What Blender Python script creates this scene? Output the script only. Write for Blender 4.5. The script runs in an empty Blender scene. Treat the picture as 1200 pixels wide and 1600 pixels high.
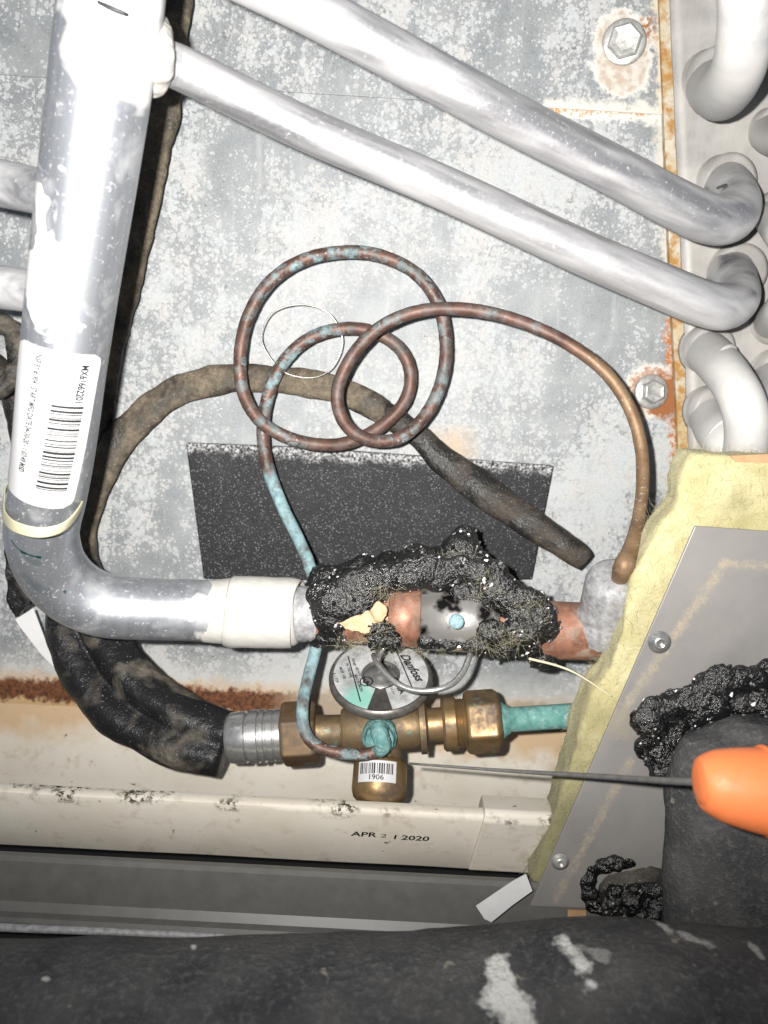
import bpy, bmesh, math, random
from mathutils import Vector, Matrix, noise as mn

random.seed(7)
S = 0.001
scene = bpy.context.scene
COL = scene.collection

# ------------------------------------------------------------------ camera
F_PX, W_PX, H_PX = 1400.0, 1200.0, 1600.0
DIST = 0.500
PITCH, ROLL = math.radians(10), math.radians(3)
fwd = Vector((0, math.cos(PITCH), -math.sin(PITCH)))
up0 = Vector((0, math.sin(PITCH), math.cos(PITCH)))
rt0 = Vector((1, 0, 0))
RT = rt0 * math.cos(ROLL) + up0 * math.sin(ROLL)
UP = up0 * math.cos(ROLL) - rt0 * math.sin(ROLL)
CAM = -fwd * DIST
cd = bpy.data.cameras.new('camera')
cam = bpy.data.objects.new('camera', cd)
COL.objects.link(cam)
m = Matrix((RT, UP, -fwd)).transposed().to_4x4()
m.translation = CAM
cam.matrix_world = m
cd.sensor_fit = 'VERTICAL'
cd.sensor_height = 36.0
cd.lens = 36.0 * F_PX / H_PX
cd.clip_start = 0.01
cd.clip_end = 50
cd.dof.use_dof = True
cd.dof.focus_distance = 0.405
cd.dof.aperture_fstop = 11.5
scene.camera = cam

# ------------------------------------------------------------------ light: the phone's own flash beside the lens
world = bpy.data.worlds.new('World')
scene.world = world
world.use_nodes = True
world.node_tree.nodes['Background'].inputs[0].default_value = (0.80, 0.87, 1.0, 1)
world.node_tree.nodes['Background'].inputs[1].default_value = 0.21
ld = bpy.data.lights.new('phone_flash', 'SPOT')
ld.energy = 22.5
ld.color = (1.0, 0.97, 0.93)
ld.shadow_soft_size = 0.0035
ld.spot_size = math.radians(118)
ld.spot_blend = 1.0
lamp = bpy.data.objects.new('phone_flash', ld)
COL.objects.link(lamp)
lamp.location = CAM + RT * -0.021 + UP * 0.011 + fwd * -0.004
aim = (fwd + UP * 0.37 + RT * 0.02).normalized()
lamp.rotation_euler = aim.to_track_quat('-Z', 'Y').to_euler()

scene.view_settings.view_transform = 'Standard'
scene.view_settings.look = 'None'
scene.view_settings.exposure = 0.0
scene.view_settings.gamma = 1.0
scene.view_settings.use_curve_mapping = False
scene.render.engine = 'CYCLES'
scene.cycles.max_bounces = 4
scene.cycles.diffuse_bounces = 2
scene.cycles.glossy_bounces = 2
scene.cycles.caustics_reflective = False
scene.cycles.caustics_refractive = False
scene.cycles.use_denoising = True


# ------------------------------------------------------------------ layout helpers
def ray(px, py):
    return fwd + RT * ((px - W_PX / 2) / F_PX) + UP * ((H_PX / 2 - py) / F_PX)


def P(px, py, d):
    """point d mm in front of the steel wall (plane y = 0)"""
    r = ray(px, py)
    t = (-d * S - CAM.y) / r.y
    return CAM + r * t


def PZ(px, py, z):
    r = ray(px, py)
    return CAM + r * ((z - CAM.z) / r.z)


def depth(p):
    return (p - CAM).dot(fwd)


def PR(c):
    p = P(c[0], c[1], c[2])
    return p, c[3] * depth(p) / F_PX


def mm_px(px, py, d):
    return depth(P(px, py, d)) / F_PX


WLOC = {}


def mk(name, verts, faces, mat, parent=None, smooth=True, kind=None, label=None, cat=None, group=None):
    verts = [Vector(v) for v in verts]
    c = Vector((0, 0, 0))
    for v in verts:
        c += v
    c /= max(1, len(verts))
    me = bpy.data.meshes.new(name)
    me.from_pydata([v - c for v in verts], [], faces)
    me.validate()
    bm = bmesh.new()
    bm.from_mesh(me)
    bmesh.ops.recalc_face_normals(bm, faces=bm.faces)
    bm.to_mesh(me)
    bm.free()
    if smooth:
        me.polygons.foreach_set('use_smooth', [True] * len(me.polygons))
    o = bpy.data.objects.new(name, me)
    COL.objects.link(o)
    if mat:
        me.materials.append(mat)
    WLOC[o] = c
    if parent:
        o.parent = parent
        o.location = c - WLOC[parent]
    else:
        o.location = c
    if kind:
        o['kind'] = kind
    if label:
        o['label'] = label
    if cat:
        o['category'] = cat
    if group:
        o['group'] = group
    return o


def thing(name, label, cat, loc, group=None):
    o = bpy.data.objects.new(name, None)
    o.empty_display_size = 0.01
    COL.objects.link(o)
    o.location = loc
    WLOC[o] = Vector(loc)
    o['label'] = label
    o['category'] = cat
    if group:
        o['group'] = group
    return o


def sharp(o, ang=35):
    o.data.set_sharp_from_angle(angle=math.radians(ang))
    return o


def bev(o, w, seg=2, ang=40):
    b = o.modifiers.new('bevel', 'BEVEL')
    b.width = w * S
    b.segments = seg
    b.limit_method = 'ANGLE'
    b.angle_limit = math.radians(ang)
    return o


def join(*vf):
    V, Fc = [], []
    for v, f in vf:
        o = len(V)
        V += list(v)
        Fc += [[i + o for i in q] for q in f]
    return V, Fc


def catmull(pts, steps, closed=False):
    out = []
    n = len(pts)
    rng = n if closed else n - 1
    for i in range(rng):
        g = (lambda k: pts[k % n]) if closed else (lambda k: pts[min(max(k, 0), n - 1)])
        p0, p1, p2, p3 = g(i - 1), g(i), g(i + 1), g(i + 2)
        for s in range(steps):
            t = s / steps
            out.append(tuple(0.5 * ((2 * b) + (-a + c) * t + (2 * a - 5 * b + 4 * c - d) * t * t + (-a + 3 * b - 3 * c + d) * t ** 3)
                             for a, b, c, d in zip(p0, p1, p2, p3)))
    if not closed:
        out.append(tuple(pts[-1]))
    return out


def sweep_w(path, n=14, closed=False, ref=None, sect=None, nz=None, caps=True):
    """path: [(Vector, r)] ; sect(theta) -> (u, v) multipliers ; nz=(amp_rel, scale)"""
    m_ = len(path)
    T = []
    for i in range(m_):
        a = path[(i - 1) % m_][0] if (closed or i > 0) else path[i][0]
        b = path[(i + 1) % m_][0] if (closed or i < m_ - 1) else path[i][0]
        d = b - a
        T.append(d.normalized() if d.length > 1e-9 else Vector((1, 0, 0)))
    N = []
    if ref is None:
        v = Vector((0, -1, 0.2))
        v = (v - T[0] * v.dot(T[0])).normalized()
        for i in range(m_):
            v = v - T[i] * v.dot(T[i])
            v.normalize()
            N.append(v.copy())
    else:
        for i in range(m_):
            v = ref - T[i] * ref.dot(T[i])
            N.append(v.normalized())
    V, Fc = [], []
    for i in range(m_):
        p, r = path[i]
        B = T[i].cross(N[i])
        for k in range(n):
            th = 2 * math.pi * k / n
            u, v = (math.cos(th), math.sin(th)) if sect is None else sect(th, i / (m_ - 1))
            q = p + (N[i] * u + B * v) * r
            if nz:
                q += (q - p).normalized() * r * nz[0] * mn.fractal(q * nz[1], 0.9, 2.1, 3)
            V.append(q)
    for i in range(m_ if closed else m_ - 1):
        j = (i + 1) % m_
        for k in range(n):
            l = (k + 1) % n
            Fc.append([i * n + k, i * n + l, j * n + l, j * n + k])
    if caps and not closed:
        Fc.append(list(range(n))[::-1])
        Fc.append([(m_ - 1) * n + k for k in range(n)])
    return V, Fc


def sweep(ctrl, n=14, steps=6, closed=False, **kw):
    pts = []
    for c in ctrl:
        p, r = PR(c)
        pts.append((p.x, p.y, p.z, r))
    path = [(Vector(q[:3]), q[3]) for q in catmull(pts, steps, closed)]
    return sweep_w(path, n=n, closed=closed, **kw)


def lathe(A, B, prof, n=32, rot=0.0, cap=True):
    """prof: [(distance along A->B in m, radius m)]"""
    ax = (B - A).normalized()
    e = Vector((0, -1, 0.15))
    e = (e - ax * e.dot(ax)).normalized()
    g = ax.cross(e)
    V, Fc = [], []
    for t, r in prof:
        for k in range(n):
            th = 2 * math.pi * k / n + rot
            V.append(A + ax * t + (e * math.cos(th) + g * math.sin(th)) * r)
    for i in range(len(prof) - 1):
        for k in range(n):
            l = (k + 1) % n
            Fc.append([i * n + k, i * n + l, (i + 1) * n + l, (i + 1) * n + k])
    if cap:
        Fc.append(list(range(n))[::-1])
        Fc.append([(len(prof) - 1) * n + k for k in range(n)])
    return V, Fc


def prism(poly, d, thick):
    """outline at d mm, thickness going back towards the wall"""
    f = [P(x, y, d) for x, y in poly]
    b = [p + Vector((0, thick * S, 0)) for p in f]
    n = len(f)
    V = f + b
    Fc = [list(range(n)), list(range(n, 2 * n))[::-1]]
    for i in range(n):
        j = (i + 1) % n
        Fc.append([i, n + i, n + j, j])
    return V, Fc


def slab(pts, off):
    n = len(pts)
    V = [Vector(p) for p in pts] + [Vector(p) + off for p in pts]
    Fc = [list(range(n)), list(range(n, 2 * n))[::-1]]
    for i in range(n):
        j = (i + 1) % n
        Fc.append([i, n + i, n + j, j])
    return V, Fc


def sphere(c, r, sub=2, sc=(1, 1, 1)):
    bm = bmesh.new()
    bmesh.ops.create_icosphere(bm, subdivisions=sub, radius=1)
    V = [c + Vector((v.co.x * sc[0], v.co.y * sc[1], v.co.z * sc[2])) * r for v in bm.verts]
    Fc = [[v.index for v in f.verts] for f in bm.faces]
    bm.free()
    return V, Fc


def remesh(vf, voxel, noises=(), smooth=0):
    """voxel union of the shapes, then noise along the normals: noises=[(amp mm, scale)]"""
    me = bpy.data.meshes.new('tmp')
    me.from_pydata([tuple(v) for v in vf[0]], [], vf[1])
    bm = bmesh.new()
    bm.from_mesh(me)
    bmesh.ops.recalc_face_normals(bm, faces=bm.faces)
    bm.to_mesh(me)
    bm.free()
    o = bpy.data.objects.new('tmp', me)
    COL.objects.link(o)
    r = o.modifiers.new('r', 'REMESH')
    r.mode = 'VOXEL'
    r.voxel_size = voxel * S
    if smooth:
        s = o.modifiers.new('s', 'SMOOTH')
        s.iterations = smooth
    dg = bpy.context.evaluated_depsgraph_get()
    m2 = bpy.data.meshes.new_from_object(o.evaluated_get(dg))
    V = []
    nn = [v.normal.copy() for v in m2.vertices]
    for v, nrm in zip(m2.vertices, nn):
        q = v.co.copy()
        for a, s in noises:
            q += nrm * a * S * mn.fractal(v.co * s, 1.0, 2.0, 3)
        V.append(q)
    Fc = [list(p.vertices) for p in m2.polygons]
    bpy.data.objects.remove(o)
    bpy.data.meshes.remove(me)
    bpy.data.meshes.remove(m2)
    return V, Fc


def text2d(body, size, shear=0.0, bold=0.0, align='LEFT'):
    c = bpy.data.curves.new('tmp', 'FONT')
    c.body = body
    c.size = size
    c.shear = shear
    c.offset = bold
    c.align_x = align
    c.align_y = 'CENTER'
    c.resolution_u = 3
    o = bpy.data.objects.new('tmp', c)
    COL.objects.link(o)
    dg = bpy.context.evaluated_depsgraph_get()
    dg.update()
    m2 = bpy.data.meshes.new_from_object(o.evaluated_get(dg))
    V = [(v.co.x, v.co.y) for v in m2.vertices]
    Fc = [list(p.vertices) for p in m2.polygons]
    bpy.data.objects.remove(o)
    bpy.data.curves.remove(c)
    bpy.data.meshes.remove(m2)
    return V, Fc


def fibres(starts, length, wid, curl, bias=Vector((0, 0, 0)), seg=5):
    """thin three-sided hairs: starts=[(pos, normal)]"""
    V, Fc = [], []
    for p, nrm in starts:
        d = (nrm + bias + Vector((random.gauss(0, 1), random.gauss(0, 1), random.gauss(0, 1))) * curl).normalized()
        L = length * random.uniform(0.4, 1.3)
        q = Vector(p)
        path = []
        for i in range(seg + 1):
            path.append((q.copy(), wid * (1 - 0.5 * i / seg)))
            d = (d + Vector((random.gauss(0, 1), random.gauss(0, 1), random.gauss(0, 1))) * 0.28).normalized()
            q += d * L / seg
        v, f = sweep_w(path, n=3, caps=False)
        o = len(V)
        V += v
        Fc += [[i + o for i in x] for x in f]
    return V, Fc


def glint_flakes(verts, count, r0, r1, spread=0.42):
    # glossy flakes added over a lump for glints, most turned near the camera
    V, Fc = [], []
    for p in random.sample(list(verts), min(count, len(verts))):
        p = Vector(p)
        n = ((CAM - p).normalized() + Vector((random.gauss(0, 1), random.gauss(0, 1), random.gauss(0, 1))) * spread).normalized()
        a = n.orthogonal().normalized()
        b = n.cross(a)
        r = random.uniform(r0, r1) * S
        k = random.choice((4, 5, 6))
        t0 = random.uniform(0, 6.28)
        o = len(V)
        ring = []
        for i in range(k):
            q = t0 + 6.283 * i / k + random.uniform(-0.25, 0.25)
            rr = r * random.uniform(0.55, 1.25)
            ring.append(a * math.cos(q) * rr + b * math.sin(q) * rr * 0.75)
        c = p + (CAM - p).normalized() * r * 0.35
        V += [c + e + n * r * 0.12 * random.uniform(0.3, 1.5) for e in ring] + [c + e * 1.25 - n * r * 0.7 for e in ring]
        Fc.append([o + i for i in range(k)])
        for i in range(k):
            l = (i + 1) % k
            Fc.append([o + i, o + k + i, o + k + l, o + l])
    return V, Fc


# ------------------------------------------------------------------ material helpers
class NB:
    def __init__(s, name, rough=0.6, metal=0.0, col=(0.5, 0.5, 0.5), spec=0.5):
        s.m = bpy.data.materials.new(name)
        s.m.use_nodes = True
        s.cache = {}
        s.nt = s.m.node_tree
        s.b = s.nt.nodes['Principled BSDF']
        s.pos = s.nt.nodes.new('ShaderNodeNewGeometry').outputs['Position']
        s.set(Roughness=rough, Metallic=metal)
        s.b.inputs['Base Color'].default_value = (*col, 1)
        s.b.inputs['Specular IOR Level'].default_value = spec

    def put(s, sock, v):
        if isinstance(v, bpy.types.NodeSocket):
            s.nt.links.new(v, sock)
        elif isinstance(v, (tuple, list)) and len(v) == 3 and sock.type == 'RGBA':
            sock.default_value = (*v, 1)
        else:
            sock.default_value = v

    def set(s, **k):
        for n_, v in k.items():
            s.put(s.b.inputs[n_.replace('_', ' ')], v)
        return s

    def col(s, v):
        s.put(s.b.inputs['Base Color'], v)
        return s

    def noise(s, scale, detail=4.0, rough=0.55, dist=0.0, vec=None):
        key = (scale, dist)
        if vec is None and key in s.cache:
            return s.cache[key]
        detail = min(detail, 3.0)
        n = s.nt.nodes.new('ShaderNodeTexNoise')
        s.put(n.inputs['Vector'], vec or s.pos)
        n.inputs['Scale'].default_value = scale
        n.inputs['Detail'].default_value = detail
        n.inputs['Roughness'].default_value = rough
        n.inputs['Distortion'].default_value = dist
        if vec is None:
            s.cache[key] = n.outputs['Fac']
        return n.outputs['Fac']

    def vor(s, scale, vec=None, rand=1.0, feature='F1', out='Distance'):
        n = s.nt.nodes.new('ShaderNodeTexVoronoi')
        n.feature = feature
        s.put(n.inputs['Vector'], vec or s.pos)
        n.inputs['Scale'].default_value = scale
        n.inputs['Randomness'].default_value = rand
        return n.outputs[out]

    def rng(s, f, a, b, c=0.0, d=1.0, smooth=False):
        n = s.nt.nodes.new('ShaderNodeMapRange')
        n.interpolation_type = 'SMOOTHSTEP' if smooth else 'LINEAR'
        s.put(n.inputs[0], f)
        for i, v in enumerate((a, b, c, d)):
            s.put(n.inputs[1 + i], v)
        return n.outputs[0]

    def ramp(s, f, stops):
        n = s.nt.nodes.new('ShaderNodeValToRGB')
        cr = n.color_ramp
        while len(cr.elements) < len(stops):
            cr.elements.new(0.5)
        for e, (p, c) in zip(cr.elements, stops):
            e.position = p
            e.color = (*c, 1) if isinstance(c, tuple) else (c, c, c, 1)
        s.put(n.inputs[0], f)
        return n.outputs[0]

    def mix(s, f, a, b, mode='MIX'):
        n = s.nt.nodes.new('ShaderNodeMix')
        n.data_type = 'RGBA'
        n.blend_type = mode
        s.put(n.inputs[0], f)
        s.put(n.inputs[6], a)
        s.put(n.inputs[7], b)
        return n.outputs[2]

    def ma(s, op, a, b=0.0, clamp=False):
        n = s.nt.nodes.new('ShaderNodeMath')
        n.operation = op
        n.use_clamp = clamp
        s.put(n.inputs[0], a)
        s.put(n.inputs[1], b)
        return n.outputs[0]

    def vm(s, op, a, b=None, out=0):
        n = s.nt.nodes.new('ShaderNodeVectorMath')
        n.operation = op
        s.put(n.inputs[0], a)
        if b is not None:
            if op == 'SCALE':
                s.put(n.inputs['Scale'], b)
            else:
                s.put(n.inputs[1], b)
        return n.outputs[out]

    def scaled(s, v):
        return s.vm('MULTIPLY', s.pos, Vector(v))

    def along(s, t, k):
        t = Vector(t).normalized()
        n = s.vm('DOT_PRODUCT', s.pos, t, out=1)
        return s.vm('SUBTRACT', s.pos, s.vm('SCALE', t, s.ma('MULTIPLY', n, k)))

    def seg(s, A, B):
        """distance (m) from the surface point to the segment A-B"""
        AB = Vector(B) - Vector(A)
        v = s.vm('SUBTRACT', s.pos, Vector(A))
        t = s.ma('DIVIDE', s.vm('DOT_PRODUCT', v, AB, out=1), max(AB.length_squared, 1e-9), clamp=True)
        q = s.vm('SUBTRACT', v, s.vm('SCALE', AB, t))
        # Vector constant scaled by socket
        return s.vm('LENGTH', q, out=1)

    def dist(s, A):
        return s.vm('LENGTH', s.vm('SUBTRACT', s.pos, Vector(A)), out=1)

    def xyz(s):
        n = s.nt.nodes.new('ShaderNodeSeparateXYZ')
        s.put(n.inputs[0], s.pos)
        return n.outputs

    def bump(s, h, strength=0.3, dist=0.001):
        n = s.nt.nodes.new('ShaderNodeBump')
        n.inputs['Strength'].default_value = strength
        n.inputs['Distance'].default_value = dist
        s.put(n.inputs['Height'], h)
        s.put(s.b.inputs['Normal'], n.outputs[0])
        return s


def plain(name, col, rough=0.6, metal=0.0, var=0.12, scale=300, bump=0.15, spec=0.5):
    n = NB(name, rough, metal, col, spec)
    f = n.noise(scale, 5, 0.6)
    n.col(n.mix(n.rng(f, 0.3, 0.7), tuple(c * (1 - var) for c in col), tuple(min(1, c * (1 + var)) for c in col)))
    if bump:
        n.bump(f, bump, 0.0006)
    return n.m


# key positions used by materials
BOLT1, BOLT2, BOLT3 = P(975, 66, 3), P(1018, 612, 2), P(22, 1028, 1)


def mat_galv(name, upper):
    n = NB(name, 0.5, 0.0)
    big = n.noise(14, 3, 0.5)
    mid = n.noise(70, 5, 0.6)
    fine = n.noise(900, 4, 0.7)
    # blooms of white oxide: round spots of several sizes, crowding into crusts
    nv = n.nt.nodes.new('ShaderNodeTexNoise')
    n.put(nv.inputs['Vector'], n.pos)
    nv.inputs['Scale'].default_value = 520
    nv.inputs['Detail'].default_value = 3
    wv = n.vm('ADD', n.pos, n.vm('SCALE', n.vm('SUBTRACT', nv.outputs['Color'], Vector((0.5, 0.5, 0.5))), 0.0028))
    v1 = n.vor(235, wv)
    v2 = n.vor(430, wv)
    v3 = n.vor(1000, wv)
    cover = n.ma('ADD', n.ma('MULTIPLY', n.rng(big, 0.34, 0.66), 0.60 if not upper else 0.40), n.ma('ADD', n.ma('MULTIPLY', n.rng(mid, 0.28, 0.68), 0.22), n.ma('MULTIPLY', n.rng(n.noise(60, 3, 0.6, vec=n.scaled((2.2, 1, 0.5))), 0.35, 0.65), 0.16)))
    s1 = n.ma('SUBTRACT', cover, n.ma('MULTIPLY', v1, 0.95))
    s2 = n.ma('SUBTRACT', cover, n.ma('MULTIPLY', v2, 0.85))
    s3 = n.ma('SUBTRACT', cover, n.ma('MULTIPLY', v3, 0.8))
    m1 = n.rng(s1, 0.08, 0.14)
    m2 = n.rng(s2, 0.12, 0.19)
    m3 = n.rng(s3, 0.15, 0.27)
    spots = n.ma('MAXIMUM', n.ma('MULTIPLY', m1, 0.75), n.ma('MAXIMUM', m2, n.ma('MULTIPLY', m3, 0.8)))
    spots = n.ma('MULTIPLY', spots, n.rng(fine, 0.25, 0.6, 0.55, 1.0))
    base = n.mix(n.rng(mid, 0.3, 0.7), (0.145, 0.160, 0.170), (0.215, 0.232, 0.242))
    base = n.mix(n.rng(fine, 0.35, 0.7, 0, 0.45), base, (0.33, 0.338, 0.338))
    film = n.rng(n.noise(34, 6, 0.62), 0.48, 0.72, 0, 0.32)
    base = n.mix(film, base, (0.36, 0.365, 0.36))
    white = n.mix(n.rng(n.noise(60, 3), 0.42, 0.62), (0.465, 0.485, 0.493), (0.49, 0.48, 0.465))
    c = n.mix(n.ma('MULTIPLY', spots, 0.80), base, white)
    drip = n.rng(n.noise(55, 3, 0.6, vec=n.scaled((3.0, 1, 0.35))), 0.56, 0.74, 0, 0.4)
    c = n.mix(drip, c, (0.39, 0.39, 0.38))
    scr = n.ma('MULTIPLY', n.rng(n.noise(300, 2, 0.5, vec=n.along((0.3, 0, 1.0), 0.985)), 0.66, 0.72), n.rng(big, 0.45, 0.6, 0, 0.45))
    c = n.mix(scr, c, (0.46, 0.47, 0.47))
    # tiny dark flecks
    fl = n.rng(n.noise(260, 2, 0.5), 0.70, 0.74)
    c = n.mix(n.ma('MULTIPLY', fl, 0.55), c, (0.06, 0.06, 0.055))
    wob = n.ma('MULTIPLY', n.ma('SUBTRACT', n.noise(170, 5, 0.65), 0.5), 0.016)
    if upper:
        d1 = n.ma('ADD', n.dist(BOLT1), wob)
        d1b = n.ma('ADD', n.dist(P(972, 100, 2)), wob)
        dd = n.ma('MINIMUM', d1, d1b)
        c = n.mix(n.rng(dd, 0.0175, 0.0150), c, (0.56, 0.545, 0.51))
        c = n.mix(n.ma('MULTIPLY', n.rng(dd, 0.0150, 0.0125), n.rng(n.noise(300, 4), 0.4, 0.6, 0.2, 0.75)), c, (0.36, 0.27, 0.19))
        ds = n.ma('ADD', n.seg(P(860, 172, 1), P(1040, 178, 1)), wob)
        c = n.mix(n.rng(ds, 0.0065, 0.003), c, (0.54, 0.52, 0.47))
        de = n.ma('ADD', n.seg(P(1022, -150, 1), P(1042, 178, 1)), wob)
        c = n.mix(n.rng(de, 0.0055, 0.003), c, (0.50, 0.46, 0.38))
        dr = n.ma('MULTIPLY', n.rng(n.ma('ADD', n.dist(P(1016, 40, 1)), wob), 0.008, 0.003), n.rng(n.noise(500, 3), 0.45, 0.6))
        c = n.mix(dr, c, (0.28, 0.10, 0.03))
    else:
        for A, B, w, colr in ((P(1035, 182, 0), P(1070, 800, 0), 0.006, (0.47, 0.45, 0.40)),
                              (P(700, 166, 0), P(1035, 184, 0), 0.004, (0.62, 0.60, 0.55))):
            ds = n.ma('ADD', n.seg(A, B), wob)
            c = n.mix(n.ma('MULTIPLY', n.rng(ds, w, w * 0.4), 0.85), c, colr)
        ru = n.noise(380, 5, 0.7)
        ds = n.ma('ADD', n.seg(P(1044, 500, 0), P(1058, 760, 0)), wob)
        c = n.mix(n.ma('MULTIPLY', n.rng(ds, 0.0035, 0.0015), n.rng(ru, 0.4, 0.55)), c, (0.33, 0.115, 0.03))
        ds = n.ma('ADD', n.seg(P(1020, 178, 0), P(700, 163, 0)), wob)
        c = n.mix(n.ma('MULTIPLY', n.rng(ds, 0.002, 0.0008), n.rng(ru, 0.45, 0.55)), c, (0.45, 0.23, 0.10))
        # rust by the lower bolt
        d2 = n.ma('ADD', n.dist(BOLT2), wob)
        ring = n.ma('MULTIPLY', n.rng(d2, 0.0135, 0.0118), n.rng(ru, 0.35, 0.5))
        c = n.mix(n.rng(d2, 0.017, 0.013), c, (0.56, 0.53, 0.48))
        c = n.mix(n.ma('MULTIPLY', ring, 0.75), c, (0.26, 0.10, 0.035))
        d3 = n.ma('ADD', n.dist(P(1043, 620, 0)), wob)
        c = n.mix(n.rng(d3, 0.014, 0.010), c, (0.24, 0.085, 0.025))
        # brown stain near foam pad edge
        d4 = n.ma('ADD', n.dist(P(705, 705, 0)), wob)
        c = n.mix(n.ma('MULTIPLY', n.rng(d4, 0.018, 0.003), 0.55), c, (0.45, 0.30, 0.15))
        # clean drip zone and rust along the foot of the sheet
        z = n.xyz()[2]
        zb = P(300, 1108, 0).z
        zz = n.ma('ADD', n.ma('SUBTRACT', z, zb), n.ma('MULTIPLY', wob, 1.0))
        x = n.xyz()[0]
        lft = n.rng(x, P(420, 1108, 0).x, P(480, 1108, 0).x, 1.0, 0.0)
        c = n.mix(n.rng(zz, 0.036, 0.012), c, (0.50, 0.50, 0.48))
        c = n.mix(n.rng(zz, 0.020, 0.013, 0, 0.8), c, n.mix(lft, (0.40, 0.32, 0.22), (0.50, 0.33, 0.18)))
        c = n.mix(n.ma('MULTIPLY', n.rng(zz, 0.0150, 0.0115), n.rng(lft, 0, 1, 0.25, 1)), c, n.mix(n.rng(ru, 0.4, 0.6), (0.055, 0.02, 0.009), (0.17, 0.06, 0.02)))
        c = n.mix(n.ma('MULTIPLY', n.rng(zz, 0.002, -0.001), lft), c, (0.48, 0.33, 0.17))
    n.col(c)
    n.set(Roughness=n.rng(spots, 0, 1, 0.55, 0.85), Metallic=n.rng(spots, 0, 1, 0.12, 0.0))
    n.bump(fine, 0.2, 0.0003)
    return n.m


def mat_alu(name, oxide_lo=0.5, oxide_hi=0.62, base=(0.62, 0.64, 0.66), rough=0.34, white=(0.66, 0.65, 0.63), axis=None, metal=0.75, tdir=None):
    n = NB(name, rough, 0.75)
    if tdir is None:
        f = n.noise(45, 5, 0.6, 0.4)
    else:
        f = n.noise(75, 5, 0.62, vec=n.along(tdir, 0.86))
    g = n.noise(600, 3, 0.6)
    st = n.noise(260, 4, 0.6, vec=n.along(tdir, 0.97)) if tdir is not None else n.noise(40, 4, 0.6, vec=n.scaled((14, 14, 1.2)))
    ox = n.rng(f, oxide_lo, oxide_hi)
    ox = n.ma('MAXIMUM', ox, n.ma('MULTIPLY', n.rng(g, 0.62, 0.70), 0.5))
    b = n.mix(n.rng(st, 0.3, 0.7), tuple(c * 0.86 for c in base), base)
    n.col(n.mix(ox, b, white))
    n.set(Metallic=n.rng(ox, 0, 1, metal, 0.05), Roughness=n.ma('ADD', n.rng(ox, 0, 1, rough, 0.62), n.rng(g, 0.3, 0.7, -0.04, 0.06)))
    n.bump(g, 0.12, 0.0003)
    return n.m


def mat_copper(name, base=(0.15, 0.085, 0.066), patina=(0.15, 0.25, 0.27), lo=0.46, hi=0.64, rough=0.56, spots=True, grad=None, bare=None):
    n = NB(name, rough, 0.45)
    nv = n.nt.nodes.new('ShaderNodeTexNoise')
    n.put(nv.inputs['Vector'], n.pos)
    nv.inputs['Scale'].default_value = 500
    wv = n.vm('ADD', n.pos, n.vm('SCALE', n.vm('SUBTRACT', nv.outputs['Color'], Vector((0.5, 0.5, 0.5))), 0.002))
    dark = n.noise(120, 5, 0.6)
    b = n.mix(n.rng(dark, 0.35, 0.65), tuple(c * 0.5 for c in base), base)
    zone = n.noise(16, 3, 0.5)
    pat = n.rng(n.noise(150, 5, 0.65), lo, hi)
    pat = n.ma('MULTIPLY', pat, n.rng(zone, 0.42, 0.58, 0.15, 1.0))
    if spots:
        v = n.vor(125, wv, 1.0)
        v = n.ma('ADD', v, n.rng(n.noise(120), 0.35, 0.65, -0.12, 0.22))
        disc = n.rng(v, 0.32, 0.14)
        rim = n.ma('MULTIPLY', n.rng(v, 0.34, 0.28), n.rng(v, 0.17, 0.25))
        pat = n.ma('MAXIMUM', pat, n.ma('MULTIPLY', n.ma('MAXIMUM', n.ma('MULTIPLY', disc, 0.5), n.ma('MULTIPLY', rim, 0.8)), n.rng(zone, 0.38, 0.52)))
    if bare is not None:
        b = n.mix(n.rng(n.seg(*bare), 0.05, 0.02), b, n.mix(n.rng(dark, 0.35, 0.65), (0.17, 0.10, 0.055), (0.27, 0.175, 0.10)))
        pat = n.ma('MULTIPLY', pat, n.rng(n.ma('ADD', n.seg(*bare), n.ma('MULTIPLY', n.ma('SUBTRACT', n.noise(24), 0.5), 0.06)), 0.045, 0.06, 0.05, 1.0))
    if grad is not None:
        gm = None
        for A, B, w in grad:
            q = n.rng(n.ma('ADD', n.seg(A, B), n.ma('MULTIPLY', n.ma('SUBTRACT', n.noise(90, 4), 0.5), 0.03)), w, w * 0.5)
            gm = q if gm is None else n.ma('MAXIMUM', gm, q)
        pat = n.ma('MAXIMUM', pat, n.ma('MULTIPLY', gm, n.rng(n.noise(400, 4), 0.3, 0.5, 0.55, 1.0)))
    pc = n.mix(n.rng(n.noise(220, 4), 0.35, 0.7), patina, tuple(min(1, c * 1.25 + 0.09) for c in patina))
    salt = n.rng(n.noise(520, 3, 0.6), 0.62, 0.68)
    c = n.mix(pat, b, pc)
    c = n.mix(n.ma('MULTIPLY', salt, n.rng(zone, 0.4, 0.6, 0.1, 0.8)), c, (0.42, 0.42, 0.40))
    n.col(c)
    n.set(Metallic=n.rng(pat, 0, 1, 0.45, 0.0), Roughness=n.rng(pat, 0, 1, rough, 0.85))
    n.bump(n.noise(520), 0.3, 0.0004)
    return n.m


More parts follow.
